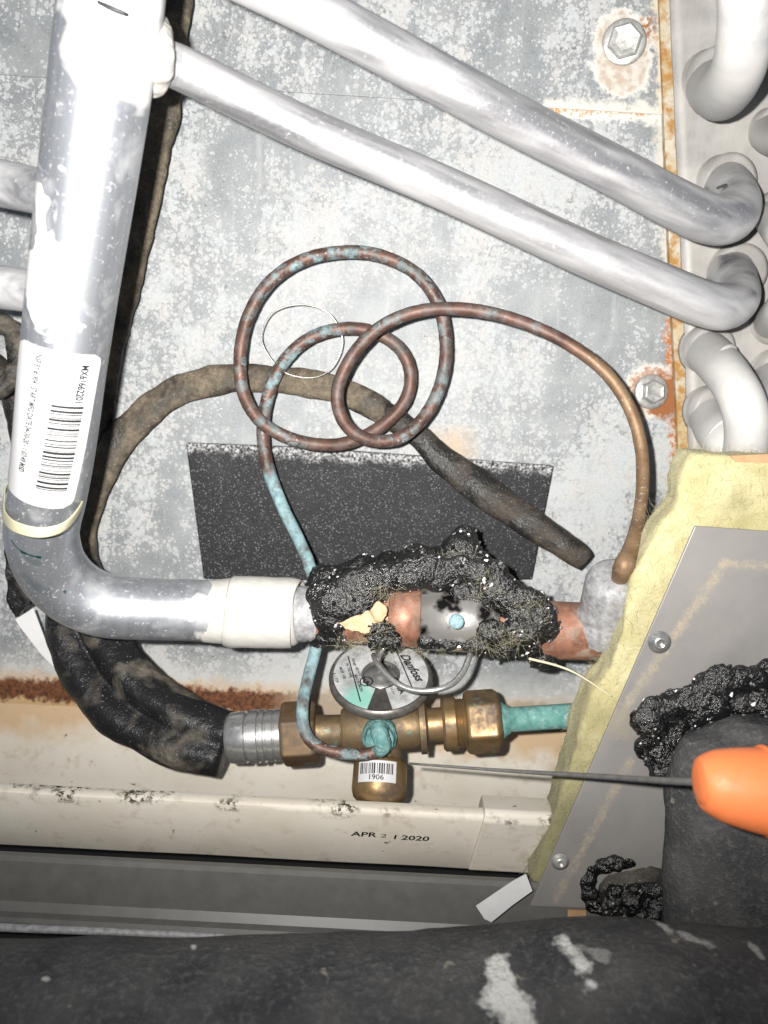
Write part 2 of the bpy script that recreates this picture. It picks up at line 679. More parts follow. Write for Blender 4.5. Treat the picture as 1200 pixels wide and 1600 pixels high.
def mat_foam(name, dark=(0.018, 0.017, 0.017), dust=(0.20, 0.165, 0.12), lo=0.42, hi=0.62, sc=45, rough=0.75, bump=0.6):
    n = NB(name, rough, 0.0, spec=0.35)
    f = n.noise(sc, 5, 0.65, 0.5)
    g = n.noise(380, 4, 0.7)
    d = n.rng(f, lo, hi)
    dcol = n.mix(n.rng(g, 0.35, 0.65), tuple(c * 0.5 for c in dust), dust)
    c = n.mix(d, dark, dcol)
    sp = n.rng(n.noise(900, 2), 0.68, 0.72)
    c = n.mix(n.ma('MULTIPLY', sp, 0.5), c, (0.4, 0.38, 0.34))
    n.col(c)
    n.set(Roughness=n.rng(d, 0, 1, 0.42, 0.9))
    n.bump(n.ma('ADD', g, n.ma('MULTIPLY', f, 1.5)), bump, 0.0012)
    return n.m


def mat_mastic(name, fuzz=0.12):
    n = NB(name, 0.22, 0.0, (0.004, 0.004, 0.004), 0.8)
    f = n.noise(620, 3, 0.6)
    g = n.noise(80, 4, 0.6)
    du = n.ma('MULTIPLY', n.rng(n.noise(60, 5, 0.7), 0.52, 0.66), n.rng(f, 0.45, 0.6))
    n.col(n.mix(n.ma('MULTIPLY', du, fuzz), (0.004, 0.004, 0.004), (0.20, 0.18, 0.13)))
    n.set(Roughness=n.rng(g, 0.35, 0.65, 0.22, 0.40))
    n.bump(f, 0.8, 0.0016)
    return n.m


def mat_brass(name, base=(0.26, 0.185, 0.10), dirt=(0.10, 0.072, 0.045), lo=0.36, hi=0.58, rough=0.46):
    n = NB(name, rough, 0.8)
    f = n.noise(85, 5, 0.65)
    g = n.noise(500, 4, 0.6)
    d = n.rng(f, lo, hi)
    d = n.ma('MAXIMUM', d, n.ma('MULTIPLY', n.rng(g, 0.6, 0.7), 0.6))
    gr = n.rng(n.noise(130, 3), 0.64, 0.70)
    c = n.mix(d, base, dirt)
    c = n.mix(n.ma('MULTIPLY', gr, 0.7), c, (0.14, 0.26, 0.22))
    n.col(c)
    n.set(Metallic=n.rng(d, 0, 1, 0.8, 0.25), Roughness=n.rng(d, 0, 1, rough, 0.62))
    n.bump(g, 0.2, 0.0003)
    return n.m


def mat_pad(name):
    n = NB(name, 0.62, 0.0, (0.018, 0.018, 0.02), 0.4)
    v = n.vor(820)
    sp = n.rng(v, 0.34, 0.20)
    k = n.rng(n.vor(820, out='Color'), 0.2, 0.9)
    f = n.noise(60, 4, 0.6)
    c = n.mix(n.ma('MULTIPLY', sp, n.ma('MULTIPLY', n.rng(n.noise(300, 3), 0.35, 0.6), 0.8)), (0.006, 0.006, 0.008), (0.20, 0.21, 0.22))
    edge = n.ma('ADD', n.seg(P(292, 694, 4), P(866, 729, 4)), n.ma('MULTIPLY', n.ma('SUBTRACT', n.noise(200, 5), 0.5), 0.012))
    c = n.mix(n.ma('MULTIPLY', n.rng(edge, 0.0055, 0.001), n.rng(n.noise(700, 3), 0.4, 0.6)), c, (0.42, 0.42, 0.42))
    c = n.mix(n.rng(f, 0.55, 0.8, 0, 0.3), c, (0.05, 0.05, 0.05))
    n.col(c)
    n.bump(n.noise(900, 3, 0.7), 0.6, 0.0006)
    return n.m


def mat_wool(name):
    n = NB(name, 0.95, 0.0, spec=0.1)
    f = n.noise(55, 5, 0.65)
    g = n.noise(700, 4, 0.75, 1.0)
    z = n.xyz()[2]
    low = n.rng(n.ma('ADD', z, n.ma('MULTIPLY', n.ma('SUBTRACT', f, 0.5), 0.05)), P(930, 1080, 100).z, P(870, 1250, 100).z)
    c = n.mix(n.rng(f, 0.35, 0.65), (0.39, 0.35, 0.18), (0.50, 0.46, 0.275))
    c = n.mix(n.rng(g, 0.45, 0.7, 0, 0.5), c, (0.33, 0.29, 0.14))
    olive = n.ma('MAXIMUM', n.ma('MULTIPLY', low, 0.85), n.rng(n.noise(30, 4), 0.6, 0.75, 0, 0.6))  # darker olive towards the bottom, plus random blotches
    c = n.mix(olive, c, (0.17, 0.16, 0.09))
    n.col(c)
    n.set(Sheen_Weight=0.12)
    n.bump(g, 0.5, 0.0012)
    return n.m


def mat_paint(name):
    n = NB(name, 0.42, 0.0, (0.16, 0.15, 0.145), 0.45)
    f = n.noise(28, 4, 0.6)
    g = n.noise(700, 4, 0.7)
    c = n.mix(n.rng(f, 0.35, 0.65), (0.185, 0.178, 0.172), (0.225, 0.215, 0.205))
    c = n.mix(n.rng(g, 0.62, 0.75, 0, 0.4), c, (0.30, 0.28, 0.25))
    sm = n.rng(n.noise(40, 3, 0.6, vec=n.along((0.5, 0, 1.0), 0.8)), 0.5, 0.72, 0, 0.25)
    c = n.mix(sm, c, (0.27, 0.255, 0.235))
    n.set(Roughness=n.rng(sm, 0, 0.25, 0.38, 0.6))
    scr = n.rng(n.noise(420, 2, 0.5, vec=n.along((0.8, 0, 0.6), 0.985)), 0.70, 0.74, 0, 0.5)
    c = n.mix(scr, c, (0.34, 0.33, 0.31))
    wob = n.ma('MULTIPLY', n.ma('SUBTRACT', n.noise(500, 4, 0.7), 0.5), 0.006)
    for a, b, w in (((1132, 880), (962, 1128), 0.0030), ((1132, 880), (1290, 892), 0.0024), ((985, 1190), (868, 1405), 0.0026)):
        d = n.ma('ADD', n.seg(P(a[0], a[1], 125), P(b[0], b[1], 125)), wob)
        k = n.ma('MULTIPLY', n.rng(d, w, w * 0.3), n.ma('MULTIPLY', n.rng(n.noise(160, 4), 0.35, 0.6, 0.25, 1.0), n.rng(n.noise(1100, 3), 0.38, 0.58, 0.35, 1.0)))
        c = n.mix(k, c, (0.33, 0.285, 0.215))
    d = n.ma('ADD', n.dist(P(972, 1130, 125)), n.ma('MULTIPLY', wob, 3.0))
    c = n.mix(n.ma('MULTIPLY', n.rng(d, 0.0085, 0.006), 0.75), c, (0.25, 0.225, 0.18))
    n.col(c)
    n.bump(n.noise(1500, 2), 0.08, 0.0003)
    return n.m


def mat_pan(name):
    n = NB(name, 0.6, 0.0, (0.5, 0.45, 0.36), 0.35)
    f = n.noise(22, 5, 0.6)
    g = n.noise(240, 5, 0.7)
    c = n.mix(n.rng(f, 0.35, 0.65), (0.54, 0.495, 0.415), (0.61, 0.575, 0.505))
    c = n.mix(n.rng(n.noise(90, 6, 0.7), 0.55, 0.72, 0, 0.5), c, (0.36, 0.29, 0.20))
    y, z = n.xyz()[1], n.xyz()[2]
    # rust run-off next to the steel
    wob = n.ma('MULTIPLY', n.ma('SUBTRACT', n.noise(60, 5, 0.6), 0.5), 0.02)
    k = n.rng(n.ma('ADD', y, wob), -0.013, -0.005)
    c = n.mix(n.ma('MULTIPLY', k, 0.8), c, (0.46, 0.30, 0.15))
    # greenish black mould along the rim
    rim = n.rng(n.ma('ABSOLUTE', n.ma('SUBTRACT', z, P(300, 1250, 116).z)), 0.0065, 0.001)
    frt = n.rng(y, -0.104, -0.110)
    mould = n.ma('MULTIPLY', n.ma('MULTIPLY', rim, frt), n.ma('MULTIPLY', n.rng(n.noise(42, 3), 0.50, 0.60), n.rng(n.noise(420, 4, 0.75), 0.46, 0.56)))
    c = n.mix(mould, c, (0.05, 0.045, 0.025))
    sp = n.rng(n.noise(180, 2), 0.73, 0.76)
    c = n.mix(n.ma('MULTIPLY', sp, 0.8), c, (0.08, 0.07, 0.05))
    n.col(c)
    n.bump(n.ma('ADD', g, f), 0.12, 0.0008)
    return n.m


def mat_pipefoam(name, marks):
    n = NB(name, 0.85, 0.0, (0.03, 0.03, 0.03), 0.25)
    f = n.noise(35, 5, 0.65)
    g = n.noise(420, 5, 0.75)
    c = n.mix(n.rng(f, 0.35, 0.7), (0.036, 0.037, 0.040), (0.088, 0.086, 0.083))
    c = n.mix(n.rng(g, 0.5, 0.75, 0, 0.55), c, (0.17, 0.17, 0.165))
    c = n.mix(n.rng(n.noise(150, 2), 0.70, 0.74, 0, 0.7), c, (0.26, 0.24, 0.19))
    for A, B, w, s_ in marks:
        wob = n.ma('MULTIPLY', n.ma('SUBTRACT', n.noise(230, 4, 0.65), 0.5), w * 1.8)
        wob = n.ma('ADD', wob, n.ma('MULTIPLY', n.ma('SUBTRACT', n.noise(75), 0.5), w * 3.5))
        d = n.ma('ADD', n.seg(A, B), wob)
        k = n.ma('MULTIPLY', n.rng(d, w, w * 0.45), n.rng(n.noise(600, 3), 0.3, 0.55, 0.65, 1.0))
        c = n.mix(n.ma('MULTIPLY', k, s_), c, (0.62, 0.62, 0.58))
    n.col(c)
    n.bump(g, 0.8, 0.0018)
    return n.m


M = {}
M['galv_u'] = mat_galv('galvanised_steel_upper', True)
M['galv_l'] = mat_galv('galvanised_steel_lower', False)
M['header'] = None
M['branch'] = mat_alu('branch_aluminium', 0.36, 0.80, (0.56, 0.56, 0.58), 0.36, (0.50, 0.495, 0.485), metal=0.85, tdir=P(1050, 440, 88) - P(300, 115, 143))
M['bend'] = mat_alu('bend_aluminium', 0.25, 0.6, (0.50, 0.50, 0.50), 0.45, (0.53, 0.52, 0.50), metal=0.3)
M['plate'] = mat_alu('end_plate_aluminium', 0.40, 0.70, (0.31, 0.30, 0.285), 0.55, (0.37, 0.355, 0.335), metal=0.2)
M['whitepaint'] = plain('white_coating', (0.50, 0.485, 0.45), 0.55, 0, 0.08, 250, 0.25)
M['zinc'] = plain('grey_solder', (0.29, 0.29, 0.295), 0.6, 0.15, 0.35, 350, 0.5)
M['capcopper'] = mat_copper('capillary_copper', grad=[(P(430, 760, 30), P(485, 880, 55), 0.012), (P(500, 1000, 70), P(474, 1120, 95), 0.014)], bare=(P(985, 650, 60), P(990, 850, 100)))
M['copper'] = mat_copper('suction_copper', (0.40, 0.19, 0.125), (0.24, 0.27, 0.22), 0.48, 0.60, 0.55, False)
M['greencopper'] = mat_copper('verdigris_copper', (0.10, 0.12, 0.10), (0.075, 0.22, 0.20), 0.30, 0.42, 0.6, False, [(P(780, 1125, 80), P(920, 1115, 80), 0.06)])
M['verdigris'] = mat_copper('verdigris_crust', (0.10, 0.13, 0.11), (0.07, 0.19, 0.18), 0.38, 0.52, 0.7, False, [(P(590, 1120, 100), P(600, 1170, 100), 0.05)])
M['brownfoam'] = mat_foam('dusty_brown_foam', (0.022, 0.019, 0.016), (0.19, 0.155, 0.11), 0.36, 0.62)
M['blackfoam'] = mat_foam('wet_black_foam', (0.010, 0.010, 0.011), (0.16, 0.14, 0.11), 0.50, 0.68, 34)
M['endfoam'] = mat_foam('black_foam', (0.014, 0.013, 0.012), (0.09, 0.072, 0.052), 0.45, 0.75)
M['mastic'] = mat_mastic('black_mastic')
M['mastic_r'] = mat_mastic('black_mastic_dusty', 0.2)
M['glint'] = NB('glint_black', 0.36, 0.0, (0.005, 0.005, 0.005), 1.0).m  # glossy black of the flakes added for glints
M['brass'] = mat_brass('brass')
M['brass_d'] = mat_brass('tarnished_brass', (0.32, 0.21, 0.10), (0.10, 0.07, 0.045), 0.40, 0.62, 0.42)
M['nutbrown'] = mat_brass('brown_nut', (0.20, 0.13, 0.07), (0.11, 0.075, 0.048), 0.36, 0.6, 0.5)
M['pad'] = mat_pad('black_foam_pad')
M['wool'] = mat_wool('yellow_glass_wool')
M['paint'] = mat_paint('grey_painted_steel')
M['pan'] = mat_pan('cream_plastic')
M['steel'] = plain('bright_steel', (0.55, 0.55, 0.54), 0.3, 0.85, 0.15, 500, 0.1)
M['darksteel'] = plain('dark_steel', (0.16, 0.15, 0.14), 0.4, 0.6, 0.3, 300, 0.15)
M['bolt'] = plain('bolt_zinc', (0.42, 0.42, 0.40), 0.42, 0.5, 0.25, 400, 0.25)
M['label'] = plain('label_paper', (0.50, 0.50, 0.505), 0.45, 0, 0.02, 100, 0.03)
M['ink'] = NB('black_ink', 0.55, 0, (0.012, 0.012, 0.014)).m
M['greyink'] = NB('grey_ink', 0.55, 0, (0.035, 0.035, 0.04)).m
M['bar'] = plain('dark_grey_paint', (0.11, 0.108, 0.10), 0.45, 0, 0.12, 120, 0.08)
M['dark'] = plain('gap_shade_black', (0.012, 0.011, 0.010), 0.8, 0, 0.2, 60, 0)  # near-black stands in for the shade in the gap below the pan
og = NB('orange_plastic', 0.5, 0)
og.col(og.mix(og.rng(og.noise(110, 3, 0.6), 0.58, 0.72, 0, 0.45), (0.84, 0.215, 0.07), (0.62, 0.17, 0.06)))
og.set(Roughness=og.rng(og.noise(300), 0.3, 0.7, 0.38, 0.62))
og.bump(og.noise(700), 0.12, 0.0004)
M['orange'] = og.m
M['rod'] = plain('rod_steel', (0.20, 0.195, 0.19), 0.45, 0.6, 0.2, 300, 0.1)
M['tape'] = plain('cream_tape', (0.44, 0.32, 0.19), 0.6, 0, 0.12, 90, 0.2)
M['whitetape'] = plain('white_tape', (0.62, 0.62, 0.62), 0.5, 0, 0.06, 80, 0.1)
M['card'] = plain('cardboard', (0.42, 0.25, 0.13), 0.8, 0, 0.15, 200, 0.2)
M['fibre'] = NB('glass_fibre', 0.6, 0, (0.52, 0.48, 0.33)).m
M['woolfibre'] = NB('wool_fibre', 0.8, 0, (0.46, 0.42, 0.24)).m
M['wire'] = plain('thin_wire', (0.42, 0.41, 0.38), 0.35, 0.8, 0.2, 400, 0)
tie = NB('nylon', 0.35, 0, (0.62, 0.59, 0.40))
tie.set(Subsurface_Weight=0.25)
tie.b.inputs['Subsurface Radius'].default_value = (0.004, 0.004, 0.003)
tie.bump(tie.noise(500, 3), 0.1, 0.0003)
M['tie'] = tie.m
M['greenink'] = NB('green_marker', 0.5, 0, (0.01, 0.13, 0.13)).m
rs = NB('rusty_edge', 0.8, 0)
rs.col(rs.mix(rs.rng(rs.noise(130, 5, 0.7), 0.42, 0.62), rs.mix(rs.rng(rs.noise(40, 3), 0.4, 0.6), (0.42, 0.34, 0.20), (0.46, 0.43, 0.35)), (0.33, 0.17, 0.045)))
rs.bump(rs.noise(500, 4), 0.5, 0.0006)
M['rust'] = rs.m

# ------------------------------------------------------------------ the setting: steel cabinet wall, floor below the pan
up = mk('steel_panel', *prism([(-260, -260), (1030, -260), (1030, 0), (1041, 179), (-260, 101)], 1.6, 1.4), M['galv_u'], smooth=False,
        label='upper galvanised steel sheet overlapping the lower one, at the top behind the aluminium tubes', cat='steel panel')
bev(up, 0.5)
lo = mk('steel_panel', *prism([(-260, 90), (1045, 172), (1075, 700), (1100, 1145), (1100, 1180), (-260, 1112)], 0.0, 1.4), M['galv_l'], smooth=False,
        label='large speckled galvanised steel back sheet behind the copper coil, rusty along its foot', cat='steel panel')


def bolt(parent, c, rpx, mat, tilt, hexr=0.62):
    r = rpx * depth(c) / F_PX
    nrm = Vector((tilt[0], -1, tilt[1])).normalized()
    b = c - nrm * 0.001
    w = mk('washer', *lathe(b, b + nrm, [(0, r), (0.0012, r), (0.0018, r * 0.92), (0.002, r * 0.7)], 36), mat, None)
    h = mk('bolt', *lathe(b, b + nrm, [(0, r * 0.8), (0.0022, r * 0.78), (0.0023, r * hexr * 1.1), (0.0058, r * hexr * 1.1), (0.0066, r * hexr * 0.94), (0.0062, r * hexr * 0.62), (0.0060, 0.0001)], 6, 0.3), mat, parent, smooth=False)
    bev(h, 0.35)
    w.parent = h
    w.location = WLOC[w] - WLOC[h]
    return h


bolt(up, BOLT1, 34, M['bolt'], (-0.15, -0.1), 0.72)
bolt(lo, BOLT2, 27, M['bolt'], (0.1, 0.05), 0.62)
mk('flange', *prism([(1026, -260), (1044, -260), (1046, 0), (1064, 400), (1082, 830), (1066, 830), (1046, 400), (1030, 0)], 4.5, 5.5), M['rust'], lo, smooth=False)

floor_z = P(300, 1440, 120).z
mk('cabinet_floor', *slab([(-0.45, 0.05, floor_z - 0.02), (0.45, 0.05, floor_z - 0.02), (0.45, -0.34, floor_z - 0.02), (-0.45, -0.34, floor_z - 0.02)], Vector((0, 0, -0.003))), M['dark'], smooth=False, kind='structure')  # dark plane added behind the pan gap to give its shade

# ------------------------------------------------------------------ coil end plate with its return bends
ep = thing('coil_end_plate', 'grey aluminium coil end plate with white return bends along the right edge', 'coil plate', P(1180, 700, 30))
pv = []
gx, gy = 22, 46
for j in range(gy + 1):
    for i in range(gx + 1):
        py = -260 + (1180) * j / gy
        xl = 1046 + (py + 0) * 0.042
        px = xl + (1460 - xl) * i / gx
        p = P(px, py, 16)
        p.y += 0.0012 * mn.noise(p * 35)
        pv.append(p)
pf = []
for j in range(gy):
    for i in range(gx):
        a = j * (gx + 1) + i
        pf.append([a, a + 1, a + gx + 2, a + gx + 1])
pl = mk('plate', pv, pf, M['plate'], ep)
sd = pl.modifiers.new('solid', 'SOLIDIFY')
sd.thickness = 0.0015


def ring_at(px, py, d, rpx, tpx, par, nm='collar', nrm=Vector((0, -1, 0)), mat=None):
    c = P(px, py, d)
    k = depth(c) / F_PX
    R, t = rpx * k, tpx * k
    n = nrm.normalized()
    a = Vector((1, 0, 0)) - n * n.x
    a.normalize()
    b = n.cross(a)
    path = [(c + (a * math.cos(q) + b * math.sin(q)) * R, t) for q in [2 * math.pi * i / 36 for i in range(36)]]
    return mk(nm, *sweep_w(path, 10, closed=True, ref=n), mat or M['bend'], par)


def dent(px, py, rpx, par):
    # flared collar pressed out of the plate
    c = P(px, py, 15)
    k = depth(c) / F_PX
    r = rpx * k
    return mk('collar', *lathe(c, c + Vector((0.12, -1, 0.0)), [(0, r * 1.25), (0.001, r * 1.18), (0.003, r * 1.10), (0.010, r * 1.07), (0.0105, r * 0.9)], 40), M['plate'], par)


def bend(ctrl, par, collars):
    o = mk('return_bend', *sweep(ctrl, 22, 8), M['bend'], par)
    for (x, y, r) in collars:
        dent(x, y, r, par)
    return o


bend([(1100, 545, 14, 33.1), (1115, 560, 34, 33.9), (1138, 588, 62, 33.9), (1160, 628, 76, 34.8), (1168, 676, 76, 34.8), (1158, 722, 62, 33.9), (1130, 735, 30, 33.9), (1115, 735, 14, 33.1)], ep, [(1100, 545, 34)])
ring_at(1128, 574, 50, 34, 4, ep, nrm=Vector((0.75, -0.8, -0.35)))
bend([(1108, 645, 14, 33.1), (1118, 668, 36, 33.9), (1132, 690, 54, 33.9), (1148, 720, 60, 33.9), (1175, 740, 50, 33.9), (1190, 740, 14, 33.1)], ep, [(1106, 640, 34)])
ring_at(1127, 683, 50, 34, 4, ep, nrm=Vector((0.6, -0.8, -0.45)))
bend([(1112, 132, 14, 39.8), (1118, 142, 40, 40.6), (1132, 142, 80, 41.4), (1156, 100, 118, 42.2), (1166, 20, 140, 43.0), (1160, -80, 150, 43.9), (1140, -160, 100, 41.4), (1120, -200, 14, 39.8)], ep, [(1112, 128, 42)])
bend([(1195, 205, 14, 28.1), (1215, 215, 40, 29.8), (1238, 205, 66, 29.8), (1250, 150, 74, 29.8), (1240, 90, 40, 29.8), (1230, 80, 14, 28.1)], ep, [(1200, 205, 30)])
bend([(1205, 335, 14, 28.1), (1216, 350, 40, 29.8), (1232, 372, 60, 30.7), (1260, 400, 66, 30.7), (1290, 400, 14, 28.1)], ep, [(1205, 335, 30)])
bend([(1205, 505, 14, 28.1), (1216, 495, 40, 29.8), (1232, 478, 60, 30.7), (1260, 460, 66, 30.7), (1290, 450, 14, 28.1)], ep, [(1205, 505, 30)])
bend([(1205, 585, 14, 29.8), (1218, 605, 40, 31.5), (1236, 630, 62, 31.5), (1262, 660, 66, 31.5), (1295, 660, 14, 29.8)], ep, [(1206, 580, 31)])

# ------------------------------------------------------------------ aluminium header with branch tubes and elbow
hd = thing('header_pipe', 'thick white-silver aluminium header pipe with branch tubes, bending into the elbow at lower left', 'pipe', P(65, 830, 120))
HC = [(186, -140, 172, 83), (172, 20, 168, 81), (160, 110, 165, 79), (140, 260, 160, 75), (118, 420, 153, 70), (100, 560, 146, 66), (86, 690, 139, 62), (75, 770, 131, 59)]
EC = [(75, 770, 131, 58.8), (67, 812, 126, 57), (66, 842, 121, 56), (80, 886, 113, 54), (112, 922, 107, 52), (160, 945, 102, 50), (220, 951, 99, 48.5), (290, 953, 97, 48), (372, 956, 95, 48)]
hvf = sweep(HC[:-1] + EC, 44, 9)


def hit(verts, px, py, wz=3000):
    # the vertex of a mesh seen nearest to this line of sight
    best, bp = 1e9, 0.4
    for v in verts:
        rel = v - CAM
        z = rel.dot(fwd)
        if z <= 0:
            continue
        x = W_PX / 2 + F_PX * rel.dot(RT) / z
        y = H_PX / 2 - F_PX * rel.dot(UP) / z
        e = (x - px) ** 2 + (y - py) ** 2 + z * wz
        if e < best:
            best, bp = e, z
    return CAM + ray(px, py) * bp


def header_material():
    n = NB('header_aluminium', 0.36, 0.5)
    f = n.noise(45, 3, 0.6, 0.4)
    g = n.noise(600, 3, 0.6)
    tdh = P(86, 690, 139) - P(140, 260, 160)
    st = n.noise(260, 3, 0.6, vec=n.along(tdh, 0.97))
    wob = n.ma('MULTIPLY', n.ma('SUBTRACT', f, 0.5), 0.05)
    wt_ = None
    for a, b, w in (((200, -120), (214, 70), 0.023), ((60, 300), (64, 470), 0.010), ((330, 960), (370, 960), 0.016)):
        q = n.rng(n.ma('ADD', n.seg(hit(hvf[0], *a), hit(hvf[0], *b)), wob), w, w * 0.75)
        wt_ = q if wt_ is None else n.ma('MAXIMUM', wt_, q)
    ox = n.ma('MAXIMUM', n.rng(f, 0.56, 0.8, 0, 0.6), n.ma('MULTIPLY', n.rng(g, 0.60, 0.68), 0.45))
    ox = n.ma('MAXIMUM', ox, wt_)
    c = n.mix(n.rng(st, 0.3, 0.7), (0.37, 0.39, 0.425), (0.50, 0.52, 0.55))
    c = n.mix(ox, c, (0.60, 0.59, 0.575))
    # green marker strokes
    mk_ = None
    wg = n.ma('MULTIPLY', n.ma('SUBTRACT', g, 0.5), 0.0006)
    for a, b, w, k in (((18, 845), (34, 862), 0.0005, 1), ((34, 862), (62, 871), 0.0009, 1), ((20, 812), (40, 826), 0.0005, 1), ((40, 826), (60, 828), 0.0004, 1), ((46, 872), (58, 880), 0.0025, 0.3), ((40, 900), (70, 925), 0.003, 0.25), ((101, 924), (102, 926), 0.0008, 0.8)):
        q = n.ma('MULTIPLY', n.rng(n.ma('ADD', n.seg(hit(hvf[0], *a), hit(hvf[0], *b)), wg), w, w * 0.5), k)
        mk_ = q if mk_ is None else n.ma('MAXIMUM', mk_, q)
    n.col(n.mix(mk_, c, (0.01, 0.12, 0.12)))
    n.set(Metallic=n.rng(ox, 0, 1, 0.78, 0.05), Roughness=n.rng(ox, 0, 1, 0.40, 0.62))
    n.bump(g, 0.12, 0.0003)
    return n.m


M['header'] = header_material()
mk('pipe', *hvf, M['header'], hd)
mk('branch_tube', *sweep([(170, 40, 160, 32.2), (250, 92, 150, 33.1), (300, 115, 143, 33.5), (480, 203, 128, 33.1), (700, 297, 112, 33.1), (900, 390, 97, 33.9), (1030, 446, 86, 34.8), (1096, 473, 79, 35.7), (1133, 479, 72, 36.5), (1150, 464, 58, 36.5), (1146, 440, 36, 36.5), (1140, 425, 14, 36.5)], 26, 8), M['branch'], hd)
mk('branch_tube', *sweep([(260, -110, 172, 40.0), (330, -62, 165, 39.1), (480, 12, 150, 38.3), (640, 98, 134, 37.4), (800, 185, 117, 36.5), (950, 262, 101, 36.5), (1050, 316, 89, 37.4), (1105, 341, 80, 38.3), (1138, 341, 70, 39.1), (1150, 322, 55, 38.3), (1142, 300, 34, 37.4), (1132, 288, 14, 37.4)], 26, 8), M['branch'], hd)
mk('branch_tube', *sweep([(110, 312, 155, 34), (60, 299, 148, 35), (0, 286, 140, 36), (-120, 260, 124, 36)], 24, 6), M['branch'], hd)
mk('branch_tube', *sweep([(100, 464, 146, 32), (40, 454, 140, 33), (-20, 446, 133, 34), (-120, 432, 120, 35)], 24, 6), M['branch'], hd)
mk('weld_bead', *remesh(join(*[sphere(P(233 + 22 * math.cos(t) * 0.6, 84 + 42 * math.sin(t), 158 + 6 * math.cos(t * 2)), 0.0058 + 0.001 * random.random(), 2) for t in [i * 0.25 for i in range(25)]]), 0.8, [(0.5, 220)], 16), M['whitepaint'], hd)
dent(1146, 425, 38, ep)
dent(1128, 288, 39, ep)
# white cap and ink dashes
mk('ink_mark', *sweep([(153, 3, 196, 3), (166, 9, 197, 4), (180, 15, 197, 4), (196, 21, 196, 3)], 8, 4), M['greyink'], hd)
mk('ink_mark', *sweep([(1120, 294, 60, 2), (1131, 290, 60, 2.3), (1136, 289, 60, 2)], 6, 3), M['greyink'], hd)
# coating flare at the joint
mk('coupling', *sweep([(318, 955, 95.6, 48.6), (350, 955, 95.4, 51), (358, 955.5, 95.3, 54), (370, 956, 95.2, 56), (420, 957, 94.6, 55.5), (456, 958, 94, 54.5), (462, 958.5, 94, 51), (464, 958.5, 94, 44)], 40, 5, nz=(0.02, 90)), M['whitepaint'], hd)
mk('solder_ring', *sweep([(455, 959, 94, 43), (470, 959, 94, 44), (488, 960, 94, 43), (498, 961, 94, 41)], 32, 5, nz=(0.08, 260)), M['zinc'], hd)

# barcode label wrapped on the header
HA, hra = PR((101.5, 548, 146.6, 66.3))
HB, hrb = PR((72, 790, 128.5, 58.3))
# local frame follows the header's straight lower run
hp = [(Vector(q[:3]), q[3]) for q in catmull([(*PR(c)[0], PR(c)[1]) for c in HC], 24)]


def head_frame(s):
    """s = metres along the header from y=520 px downward"""
    acc = 0.0
    started = None
    for i in range(len(hp) - 1):
        L = (hp[i + 1][0] - hp[i][0]).length
        if started is None:
            pxy = (hp[i][0] - CAM)
            yy = H_PX / 2 - F_PX * pxy.dot(UP) / pxy.dot(fwd)
            if yy > 528:
                started = 0.0
        if started is not None:
            if started + L >= s:
                t = (s - started) / L
                return hp[i][0].lerp(hp[i + 1][0], t), hp[i][1] * (1 - t) + hp[i + 1][1] * t, (hp[i + 1][0] - hp[i][0]).normalized()
            started += L
    return hp[-1][0], hp[-1][1], (hp[-1][0] - hp[-2][0]).normalized()


def on_head(s, th, off=0.00025):
    c, r, ax = head_frame(max(s, 0))
    view = (CAM - c).normalized()
    e2 = (view - ax * view.dot(ax)).normalized()
    e1 = ax.cross(e2)
    if e1.dot(RT) < 0:
        e1 = -e1
    return c + (e1 * math.sin(th) + e2 * math.cos(th)) * (r + off)


HL = (P(98, 560, 146) - P(80, 740, 136)).length * (233 / 180)


def lab_th(u, s):
    return math.radians(-74 + 128 * u - 15 * (s / HL))


lv, lf = [], []
nu, ns = 26, 40
cr = 0.0042
LW = math.radians(128) * hra
for j in range(ns + 1):
    s = HL * j / ns
    # rounded corners
    e = min(s, HL - s)
    ins = 0.0
    if e < cr:
        ins = (cr - math.sqrt(max(0, cr * cr - (cr - e) ** 2))) / LW
    for i in range(nu + 1):
        u = ins + (1 - 2 * ins) * i / nu
        lv.append(on_head(s, lab_th(u, s)))
for j in range(ns):
    for i in range(nu):
        a = j * (nu + 1) + i
        lf.append([a, a + 1, a + nu + 2, a + nu + 1])
lab = mk('barcode_label', lv, lf, M['label'], hd)


def label_text(body, u0, s0, length, size, bold):
    v, f = text2d(body, 1.0, bold=bold)
    w = max(a for a, b in v)
    V = []
    for a, b in v:
        s = s0 + a / w * length
        th = lab_th(u0, s) + b * size / hra
        V.append(on_head(s, th, 0.00055))
    return V, f


mk('lettering', *label_text('MX61662201', 0.80, HL * 0.065, HL * 0.245, 0.0040, 0.03), M['ink'], lab, smooth=False)
mk('lettering', *label_text('INSP BY #19041 START MFG DATE 04-30-20 - 1:07:49 MSD', 0.34, HL * 0.04, HL * 0.76, 0.0036, 0.02), M['greyink'], lab, smooth=False)
bv, bf = [], []
s = HL * 0.335
random.seed(11)
while s < HL * 0.87:
    w = random.choice((0.0003, 0.0004, 0.0006, 0.0009))
    o = len(bv)
    nseg = 8
    for q in (s, s + w):
        for i in range(nseg + 1):
            bv.append(on_head(q, lab_th(0.545 + 0.325 * i / nseg, q), 0.0005))
    for i in range(nseg):
        bf.append([o + i, o + i + 1, o + nseg + 2 + i, o + nseg + 1 + i])
    s += w + random.choice((0.0003, 0.0004, 0.0006, 0.0010))
mk('barcode', bv, bf, M['ink'], lab, smooth=False)

